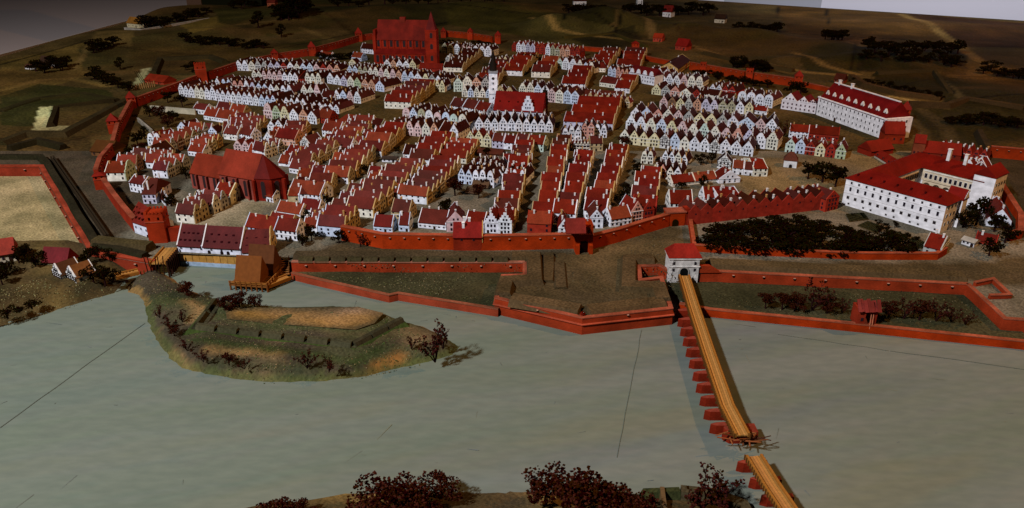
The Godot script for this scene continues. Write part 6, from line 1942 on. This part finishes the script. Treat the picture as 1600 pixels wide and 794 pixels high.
func island_fort() -> void:
	var y := WATER + 0.024
	var t := thing("island_rampart", "angular turf rampart with gun slits on the island", "rampart", Transform3D(Basis(), Vector3.ZERO))
	var a := G(307, 516, y); var b := G(553, 545, y); var c := G(629, 505, y); var d := G(338, 474, y)
	var m := Mb.new()
	var line := densify(PackedVector3Array([d, a, b, c]), 0.08, false)
	sweep(m, line, PackedVector2Array([Vector2(0.034, -0.004), Vector2(0.012, 0.009), Vector2(-0.022, 0.009), Vector2(-0.034, -0.004)]), lin("3f4726"), false, [lin("4a5a2c"), lin("4f4a35"), lin("4a432f")])
	part("rampart_bank", m, "ground", t)
	var up := Vector3(0, 0.008, 0)
	blocks_run(t, "parapet_block", a + up, b + up, 7, 0.026, 0.012, "5b5640", 0.009)
	blocks_run(t, "parapet_block", b + up, c + up, 3, 0.024, 0.011, "514b37", 0.004)
	blocks_run(t, "parapet_block", d + up, a + up, 2, 0.022, 0.011, "4a4531", 0.01)
	# sandy floor of the work
	var sand := px([352, 484, 470, 486, 560, 484, 600, 494, 585, 510, 556, 520, 500, 516, 420, 510, 355, 503], y)
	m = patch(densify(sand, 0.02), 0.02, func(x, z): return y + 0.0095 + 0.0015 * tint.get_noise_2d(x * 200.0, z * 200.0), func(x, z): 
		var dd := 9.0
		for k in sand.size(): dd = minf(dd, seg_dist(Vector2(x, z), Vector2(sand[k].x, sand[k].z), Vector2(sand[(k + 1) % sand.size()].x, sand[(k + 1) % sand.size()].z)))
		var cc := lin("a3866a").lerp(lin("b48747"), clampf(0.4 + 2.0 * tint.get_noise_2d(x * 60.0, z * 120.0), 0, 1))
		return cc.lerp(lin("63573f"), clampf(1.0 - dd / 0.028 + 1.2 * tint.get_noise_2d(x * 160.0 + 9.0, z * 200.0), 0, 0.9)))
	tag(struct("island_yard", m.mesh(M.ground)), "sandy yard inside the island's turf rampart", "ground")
	# corner of a work at the lower edge
	t = thing("near_redoubt", "corner of a timber edged turf redoubt at the lower edge by the bridge", "rampart", Transform3D(Basis(), Vector3.ZERO))
	y = WATER + 0.014
	m = Mb.new()
	sweep(m, px([1022, 850, 1010, 770, 1062, 768], y), PackedVector2Array([Vector2(0.014, -0.02), Vector2(0.006, 0.006), Vector2(-0.006, 0.006), Vector2(-0.014, -0.02)]), lin("454a2c"))
	part("turf_bank", m, "ground", t)
	m = Mb.new()
	sweep(m, px([1046, 860, 1034, 768], y), PackedVector2Array([Vector2(0.006, -0.02), Vector2(0.004, 0.012), Vector2(-0.004, 0.012), Vector2(-0.006, -0.02)]), lin("5a452c"))
	part("timber_edge", m, "wood", t)
	m = Mb.new()
	sweep(m, px([1064, 768, 1120, 774, 1160, 790, 1190, 850], y), PackedVector2Array([Vector2(0.012, -0.02), Vector2(0.008, 0.006), Vector2(-0.012, 0.006), Vector2(-0.016, -0.02)]), lin("5d523c"))
	part("low_bank", m, "ground", t)

# --- trees and bushes -----------------------------------------------------------
# crown of many small knobs spread round limbs; heights in metres for a tree of height 1
func tree_meshes(seed_: int, kind: String) -> Array:
	var g := RandomNumberGenerator.new()
	g.seed = seed_
	var trunk := Mb.new(); var crown := Mb.new()
	var bark := lin("24140d")
	var base_col := {"dark": [lin("120d07"), lin("0d0905"), lin("1a130b")], "rust": [lin("26120a"), lin("190c07"), lin("35180d")], "twig": [lin("2c150e"), lin("3a1a10"), lin("200e09")]}[kind] as Array
	if kind == "twig":
		for k in 7:
			var an := g.randf() * TAU
			var lean := g.randf_range(0.15, 0.75)
			var p := Vector3.ZERO
			var dir := Vector3(cos(an) * lean, 1, sin(an) * lean).normalized()
			var len := g.randf_range(0.55, 1.0)
			for q in 5:
				var e := p + dir * len * 0.2
				trunk.tube(p, e, 0.022 - q * 0.004, 0.018 - q * 0.004, bark, 4)
				if q > 0:
					for w in 2:
						var sd := (dir + Vector3(g.randf_range(-1, 1), g.randf_range(-0.2, 0.7), g.randf_range(-1, 1)) * 0.9).normalized()
						var tip := e + sd * g.randf_range(0.08, 0.18)
						trunk.tube(e, tip, 0.009, 0.005, bark, 3)
						for b in 8: crown.bead(tip + Vector3(g.randf_range(-1, 1), g.randf_range(-1, 1), g.randf_range(-1, 1)) * 0.045, g.randf_range(0.018, 0.034), base_col[g.randi() % 3], g)
				p = e
				dir = (dir + Vector3(g.randf_range(-1, 1), g.randf_range(-0.2, 0.4), g.randf_range(-1, 1)) * 0.3).normalized()
		return [trunk.mesh(M.wood), crown.mesh(M.leaf)]
	trunk.tube(Vector3(0, -0.05, 0), Vector3(0.02, 0.4, 0.01), 0.05, 0.035, bark, 6)
	var lobes := []
	var nl := 7 if kind == "dark" else 9
	for k in nl:
		var an := TAU * k / nl + g.randf_range(-0.4, 0.4)
		var rr := g.randf_range(0.12, 0.42)
		var c := Vector3(cos(an) * rr, g.randf_range(0.42, 0.88) - rr * 0.25, sin(an) * rr)
		lobes.append([c, g.randf_range(0.13, 0.22)])
		trunk.tube(Vector3(0.02, 0.34, 0.01), c, 0.028, 0.01, bark, 4)
	for l in lobes:
		for k in (60 if kind == "dark" else 110):
			var v := Vector3(g.randfn(), g.randfn(), g.randfn()).normalized()
			var p: Vector3 = l[0] + Vector3(v.x * 1.15, v.y * 0.72, v.z * 1.15) * l[1] * g.randf_range(0.55, 1.12)
			crown.bead(p, g.randf_range(0.024, 0.055) if kind == "dark" else g.randf_range(0.018, 0.04), base_col[g.randi() % 3], g)
	return [trunk.mesh(M.wood), crown.mesh(M.leaf)]

var tree_kinds := {}

func plant(called: String, label: String, category: String, kind: String, x: float, y: float, size: float, ground := 0.0, group := "", squash := 1.0) -> Node3D:
	var p := G(x, y, ground)
	if ground == 0.0 and p.z < -3.6: p.y = far_height(p.x, p.z)
	var t := thing(called, label, category, Transform3D(Basis(Vector3.UP, rng.randf() * TAU).scaled(Vector3(size, size * squash, size)), p), group)
	var v: Array = tree_kinds[kind][rng.randi() % tree_kinds[kind].size()]
	obj("trunk" if called != "bush" else "stems", v[0], t)
	obj("crown" if called != "bush" else "leaves", v[1], t)
	return t

# small tufts and crumbs that roughen the painted ground: one mass that nobody could count
func scrub(label: String, list: Array, n: int, size: float, cols: Array, ground: Callable, flat_y := false) -> void:
	var poly := PackedVector2Array()
	for q in px(list, ground.call(0.0, -1.9) if flat_y else WATER + 0.01): poly.append(Vector2(q.x, q.z))
	var lo := poly[0]; var hi := poly[0]
	for p in poly:
		lo = lo.min(p); hi = hi.max(p)
	var m := Mb.new()
	var done := 0
	for k in n * 12:
		if done >= n: break
		var p := Vector2(rng.randf_range(lo.x, hi.x), rng.randf_range(lo.y, hi.y))
		if not Geometry2D.is_point_in_polygon(p, poly) or tint.get_noise_2d(p.x * 170.0, p.y * 170.0) < -0.12: continue
		var y: float = ground.call(p.x, p.y)
		m.bead(Vector3(p.x, y, p.y), size * rng.randf_range(0.4, 1.3), jit(lin(cols[rng.randi() % cols.size()]), 0.3), rng)
		done += 1
	tag(obj("ground_cover", m.mesh(M.leaf)), label, "ground cover", "", "stuff")

func trees() -> void:
	scrub("rough turf crumbs and tufts scattered over the river island", [205, 445, 235, 428, 300, 458, 420, 482, 600, 494, 712, 545, 660, 566, 560, 588, 420, 596, 290, 576, 240, 530, 228, 480], 2600, 0.0021, ["46472c", "585238", "3c4a24", "6a5e42", "34321f"], isle_height)
	scrub("crumbs and tufts on the sandy left river bank", [0, 440, 60, 430, 150, 440, 190, 448, 130, 470, 60, 490, 0, 508], 900, 0.0022, ["4c4428", "64573a", "6e6a46", "33291a"], func(x, z): return bank_height(x, z, Vector3.ZERO, 0.0))
	scrub("tufts and crumbs on the green strips by the river walls", [490, 432, 775, 430, 775, 474, 620, 452], 500, 0.0022, ["3c3c24", "545034", "4a482a", "625a40"], func(x, z): return -0.027, true)
	scrub("tufts and crumbs on the strip right of the bridge", [1110, 434, 1500, 456, 1560, 512, 1330, 498, 1120, 476], 800, 0.002, ["3c3c24", "4c462c", "34321e", "5a5038"], func(x, z): return -0.027, true)
	scrub("crumbs of earth over the bastion and the ground before the walls", [470, 400, 700, 395, 1030, 365, 1080, 410, 1440, 415, 1500, 440, 1110, 420, 1030, 470, 910, 488, 790, 460], 1600, 0.002, ["4a4030", "584c38", "3c3222", "483e28"], func(x, z): return 0.0005, true)
	rng.seed = 99
	for k in ["dark", "rust", "twig"]:
		tree_kinds[k] = []
		for q in 5: tree_kinds[k].append(tree_meshes(300 + q * 17 + k.length() * 1000 + q, k))
	# orchard behind the garden wall
	var og := "dark trees of the walled orchard"
	var where := ["along the garden wall near the river gate", "in the walled orchard's second row", "in the walled orchard's middle row", "in the short row close to the red house backs", "in the front row at the middle of the garden wall", "in the front row towards the castle", "second from the garden wall towards the castle"]
	var ri := -1
	for r in [[1090, 388, 1200, 396, 5, 0.085], [1100, 374, 1290, 386, 8, 0.085], [1150, 362, 1330, 372, 8, 0.075], [1200, 352, 1300, 356, 4, 0.065], [1210, 397, 1330, 400, 6, 0.08], [1300, 390, 1425, 398, 6, 0.08], [1315, 378, 1400, 384, 4, 0.07]]:
		ri += 1
		for k in r[4]:
			var q: float = (k + 0.5) / r[4]
			plant("orchard_tree", "dark leafy orchard tree " + where[ri], "tree", "dark", lerpf(r[0], r[2], q) + rng.randf_range(-7, 7), lerpf(r[1], r[3], q) + rng.randf_range(-2, 2), r[5] * rng.randf_range(1.0, 1.35), 0.0, og, rng.randf_range(0.5, 0.7))
	for k in 7:
		plant("clipped_tree", "small clipped round tree standing between the castle's garden beds", "tree", "dark", [1372, 1384, 1398, 1374, 1385, 1418, 1432][k], [352, 356, 356, 362, 364, 372, 377][k], 0.026, 0.0, "clipped trees of the castle garden")
	for b in [[1322, 334, 1350, 332, 1358, 342, 1328, 346], [1356, 345, 1384, 355, 1370, 364, 1340, 352], [1392, 358, 1420, 368, 1408, 378, 1380, 366], [1426, 370, 1450, 380, 1440, 388, 1414, 380]]:
		var m := Mb.new()
		var o := px(b, 0.004)
		m.quad(o[0], o[3], o[2], o[1], lin("4c4a2c"))
		m.quad(o[0], o[1], o[2], o[3], lin("4c4a2c"))
		skirt(m, o, -0.002, lin("6b5536"))
		tag(struct("garden_bed", m.mesh(M.ground)), "green garden bed below the castle's long front", "garden bed")
	var single := [["tree", "broad dark tree right of the castle's stair gable", "dark", 1525, 352, 0.105], ["tree", "dark tree below the castle's right corner", "dark", 1504, 356, 0.075], ["tree", "dark tree by the lane right of the castle", "dark", 1553, 362, 0.075], ["tree", "low dark tree near the right wall's end", "dark", 1570, 380, 0.07], ["tree", "dark tree beside the white sheds below the castle", "dark", 1545, 400, 0.065],
		["tree", "large dark tree left of the castle on the square", "dark", 1285, 285, 0.10], ["tree", "spreading dark tree close to the castle's left wall", "dark", 1305, 292, 0.10], ["tree", "dark tree next to the red houses' end", "dark", 1262, 280, 0.08], ["tree", "small tree left of the colourful square row", "twig", 1222, 215, 0.08], ["tree", "dark tree behind the three gabled house", "dark", 1250, 150, 0.10], ["tree", "dark tree between the barracks and the red turret", "dark", 1236, 148, 0.09],
		["tree", "dark yard tree below the half-timbered row, tall", "dark", 1095, 258, 0.06], ["tree", "dark yard tree below the half-timbered row, low", "dark", 1112, 255, 0.05], ["tree", "dark tree before the white gables of the long row", "dark", 1135, 250, 0.05], ["tree", "tree at the left end of the half-timbered row", "rust", 975, 226, 0.055], ["tree", "dark tree behind the red street block", "dark", 1000, 278, 0.06], ["tree", "dark tree in the yard of the pink fronted row", "dark", 995, 268, 0.055], ["tree", "dark tree in front of the crossed beam house", "dark", 972, 320, 0.06], ["tree", "dark tree above the free standing white house", "dark", 980, 308, 0.055],
		["tree", "dark tree along the long low roof, left one", "dark", 1065, 296, 0.045], ["tree", "dark trees along the long low roof, right one", "dark", 1098, 292, 0.05], ["tree", "brown tree in the garden yard by the ochre gables", "rust", 711, 306, 0.075], ["tree", "brown tree in the middle of the garden yard", "rust", 748, 310, 0.06], ["tree", "dark tree in the lower garden yard", "dark", 697, 330, 0.065], ["tree", "small brown tree before the white round gables", "rust", 759, 292, 0.04], ["tree", "dark tree behind the gate arch house", "dark", 700, 345, 0.06], ["tree", "dark tree in the small middle yard", "dark", 760, 242, 0.045],
		["tree", "dark tree on the quay left of the river wall", "dark", 530, 380, 0.05], ["bush", "rusty bush against the left end of the river wall", "twig", 563, 386, 0.05], ["bush", "dark bush at the quay street corner", "dark", 487, 376, 0.055], ["bush", "second dark bush on the quay, further left", "dark", 473, 384, 0.05], ["tree", "dark tree under the bare white wall", "dark", 480, 350, 0.05], ["tree", "dark tree at the lane beside the purple roof", "dark", 512, 320, 0.05], ["tree", "dark tree at the crossing of the slanting streets", "dark", 572, 273, 0.05], ["tree", "dark tree by the steps of the cream lane", "dark", 582, 280, 0.045], ["tree", "dark tree by the white shed in the middle lane", "dark", 622, 240, 0.04],
		["tree", "dark tree by the convent church's left wall", "dark", 291, 280, 0.055], ["tree", "dark tree behind the lower left houses", "dark", 268, 322, 0.055], ["tree", "dark garden tree inside the left wall, nearest", "dark", 205, 248, 0.07], ["tree", "dark garden tree inside the left wall, second", "dark", 215, 228, 0.075], ["tree", "brown garden tree beside the twin white gables", "rust", 222, 242, 0.065], ["tree", "dark tree in the convent garden, left", "dark", 234, 182, 0.075], ["tree", "brown tree in the convent garden, centre", "rust", 252, 185, 0.08], ["tree", "dark tree in the convent garden, right", "dark", 270, 188, 0.075], ["tree", "brown tree at the convent garden's lower edge", "rust", 262, 198, 0.065], ["tree", "dark tree in front of the white row's left end", "dark", 285, 166, 0.075], ["tree", "dark tree under the dark red wall", "dark", 262, 160, 0.075], ["tree", "dark tree by the garden's grey wall", "dark", 226, 216, 0.065]]
	for s in single: plant(s[0], s[1], s[0], s[2], s[3], s[4], s[5])
	# fields: woods and hedges whose trees stand apart
	for w in [["dark tree of the hedge block behind the thatched cottage", "hedge block at the top left", 222, 48, 325, 30, 13, 0.17, 6], ["dark tree of the row on the upper left meadow", "upper left meadow row", 282, 68, 415, 76, 14, 0.13, 4], ["dark tree of the clump round the white farmhouse", "farmhouse clump", 58, 112, 112, 104, 9, 0.13, 9], ["dark tree of the clump above the pale canal", "clump above the pale canal", 145, 120, 200, 142, 9, 0.11, 5], ["dark tree of the hilltop clump in the upper left", "upper left hilltop clump", 140, 82, 178, 74, 6, 0.13, 4], ["dark tree of the tall group left of the church hill", "tall group by the church hill", 440, 42, 478, 36, 8, 0.28, 6], ["dark tree of the bushes on the upper middle slope", "upper middle slope bushes", 365, 22, 400, 14, 5, 0.16, 5],
		["dark tree of the long wood at the top middle", "long wood at the top middle", 520, 28, 800, 12, 16, 0.17, 9], ["dark tree of the wood below the hillside farms", "wood below the hillside farms", 880, 30, 1110, 18, 22, 0.19, 10], ["dark tree of the orchard rows on the upper right", "upper right orchard rows", 1345, 84, 1500, 88, 16, 0.13, 10], ["dark tree of the wood on the right field", "wood on the right field", 1345, 100, 1500, 108, 14, 0.12, 8], ["dark round tree on the hill behind the barracks", "round trees behind the barracks", 1285, 68, 1315, 64, 5, 0.15, 5], ["dark tree in the ditch behind the bright back wall", "ditch behind the back wall", 1145, 104, 1205, 112, 10, 0.12, 5], ["dark tree of the row right of the ditch", "row right of the ditch", 1150, 50, 1215, 52, 8, 0.14, 4],
		["dark tree of the far right clump", "far right clump", 1530, 112, 1640, 130, 10, 0.13, 8], ["dark tree of the lower right field bushes", "lower right field bushes", 1480, 190, 1600, 200, 10, 0.10, 6], ["dark tree of the hedge on the barracks bank", "hedge on the barracks bank", 1335, 126, 1475, 158, 12, 0.07, 3], ["dark tree inside the bright back wall", "trees inside the back wall", 1082, 116, 1200, 138, 12, 0.09, 2], ["dark tree behind the church at the far row", "trees behind the church", 690, 70, 770, 76, 7, 0.09, 3], ["dark tree in front of the farthest coloured row", "trees before the farthest row", 800, 94, 880, 98, 8, 0.075, 3], ["dark tree beside the small roofs left of the church", "trees left of the church", 495, 94, 570, 88, 8, 0.10, 5], ["dark tree in the bastioned ditch of the far left", "left outwork bushes", 285, 105, 310, 112, 4, 0.07, 4]]:
		for k in w[6]:
			var q: float = (k + 0.5) / w[6]
			plant("tree", w[0], "tree", "dark", lerpf(w[2], w[4], q) + rng.randf_range(-5, 5), lerpf(w[3], w[5], q) + rng.randf_range(-0.5, 0.5) * w[8], w[7] * rng.randf_range(0.7, 1.15), 0.0, "trees of the " + w[1], rng.randf_range(0.5, 0.8))
	for s in [["lone dark tree on the slope above the left wall", 188, 108, 0.09], ["lone dark tree at the top edge left of the church", 405, 50, 0.16], ["dark tree standing apart near the tall group", 440, 60, 0.12]]:
		plant("tree", s[0], "tree", "dark", s[1], s[2], s[3])
	# left bank
	var lb := WATER + 0.033
	for s in [["dark tree left of the crimson roofed house", 40, 406, 0.06], ["dark tree beside the crimson roofed house's left wall", 56, 418, 0.06], ["dark tree between the left bank's cream houses", 30, 412, 0.05], ["dark tree behind the half-timbered houses", 140, 414, 0.055], ["dark tree right of the half-timbered houses", 146, 440, 0.06], ["tall dark tree by the plank footbridge", 165, 446, 0.06], ["low dark tree on the bank near the footbridge", 178, 440, 0.045], ["dark tree under the scarp's red foot", 150, 402, 0.05], ["dark tree under the red wall beside the drawbridge", 172, 408, 0.045], ["dark tree on the bank below the cream house", 12, 430, 0.06], ["dark tree in the corner above the sandy bank", 4, 445, 0.055]]:
		plant("tree", s[0], "tree", "dark", s[1], s[2], s[3], lb)
	for s in [["low dark bush on the sandy left bank, nearest the edge", 12, 497, 0.06], ["low dark bush on the sandy left bank, second", 50, 482, 0.05], ["low dark bush on the sandy left bank, smallest", 30, 488, 0.035]]:
		plant("bush", s[0], "bush", "dark", s[1], s[2], s[3], lb - 0.01, "", 0.6)
	# island
	var ig := WATER + 0.024
	for s in [["rust bush on the island's upper neck", "rust", 293, 462, 0.055], ["rust bush on the island's left shore, highest", "twig", 250, 497, 0.034], ["rust bush at the left rampart foot", "twig", 285, 504, 0.04], ["dark bush on the island's left shore, middle", "twig", 266, 514, 0.04], ["rust bush on the left shore below the rampart", "rust", 272, 524, 0.032], ["rust bush low on the island's left shore", "twig", 292, 548, 0.036], ["rust bush at the island's lower left curve", "twig", 318, 566, 0.04], ["rust bush on the lower shore, left of two", "rust", 358, 570, 0.034], ["rust bush on the lower shore, right of two", "twig", 382, 577, 0.032], ["twiggy bush on the lower shore, left", "twig", 480, 576, 0.05], ["twiggy bush on the lower shore, right", "twig", 514, 582, 0.045], ["small twiggy bush near the island's right tip", "twig", 643, 546, 0.038],
		["tall twiggy bush at the island's right tip", "twig", 680, 566, 0.095], ["leaning twiggy bush at the very tip of the island", "twig", 692, 546, 0.05], ["dark rust bush on the rampart's upper corner, left", "rust", 352, 488, 0.05], ["dark rust bush on the rampart's upper corner, middle", "rust", 375, 484, 0.06], ["dark rust bush on the rampart's upper corner, right", "rust", 398, 482, 0.045]]:
		plant("bush", s[0], "bush", s[1], s[2], s[3], s[4], ig)
	# right strip
	for s in [["dark bush on the right strip, first from the bridge", "rust", 1196, 482, 0.05], ["dark bush on the right strip, second from the bridge", "rust", 1222, 484, 0.055], ["dark bush on the right strip, third from the bridge", "rust", 1243, 486, 0.06], ["tall dark bush on the right strip before the ruined house", "twig", 1268, 486, 0.095], ["dark bush right of the tall bush on the strip", "rust", 1292, 490, 0.055], ["thin bush left of the ruined house", "twig", 1316, 490, 0.045], ["dark bush touching the ruined house", "rust", 1388, 496, 0.055], ["dark bush right of the ruined house, second", "twig", 1412, 498, 0.065], ["dark bush right of the ruined house, third", "rust", 1436, 500, 0.06], ["dark bush right of the ruined house, fourth", "twig", 1462, 502, 0.065], ["dark bush right of the ruined house, fifth", "twig", 1486, 504, 0.055], ["small bush at the right end of the strip", "twig", 1508, 508, 0.04]]:
		plant("bush", s[0], "bush", s[1], s[2], s[3], s[4], -0.028)
	# near bank
	var nb := WATER + 0.02
	for s in [["leafy rust bush at the lower edge, far left", "rust", 437, 815, 0.06], ["leafy rust bush at the lower edge, second from left", "rust", 472, 808, 0.045], ["large rust tree on the near bank left of the sandy hump", "rust", 588, 806, 0.095], ["large rust tree beside the sandy hump", "rust", 634, 800, 0.09], ["rust tree touching the left of the sandy hump", "rust", 690, 772, 0.065], ["reddish bush in front of the sandy hump", "rust", 655, 815, 0.07], ["large rust tree right of the sandy hump", "rust", 852, 784, 0.085], ["large rust tree in the middle of the right clump", "rust", 905, 800, 0.10], ["rust tree near the right clump's end", "rust", 958, 806, 0.095], ["small rust tree at the right clump's end", "rust", 986, 808, 0.07], ["twiggy rust bush between the redoubt and the bridge", "twig", 1098, 790, 0.09], ["leaning twiggy rust bush by the bridge stub", "twig", 1130, 794, 0.085]]:
		plant("bush" if s[1] == "twig" else "tree", s[0], "bush" if s[1] == "twig" else "tree", s[1], s[2], s[3] + 4.0, s[4] * 1.2, nb, "", 0.72)
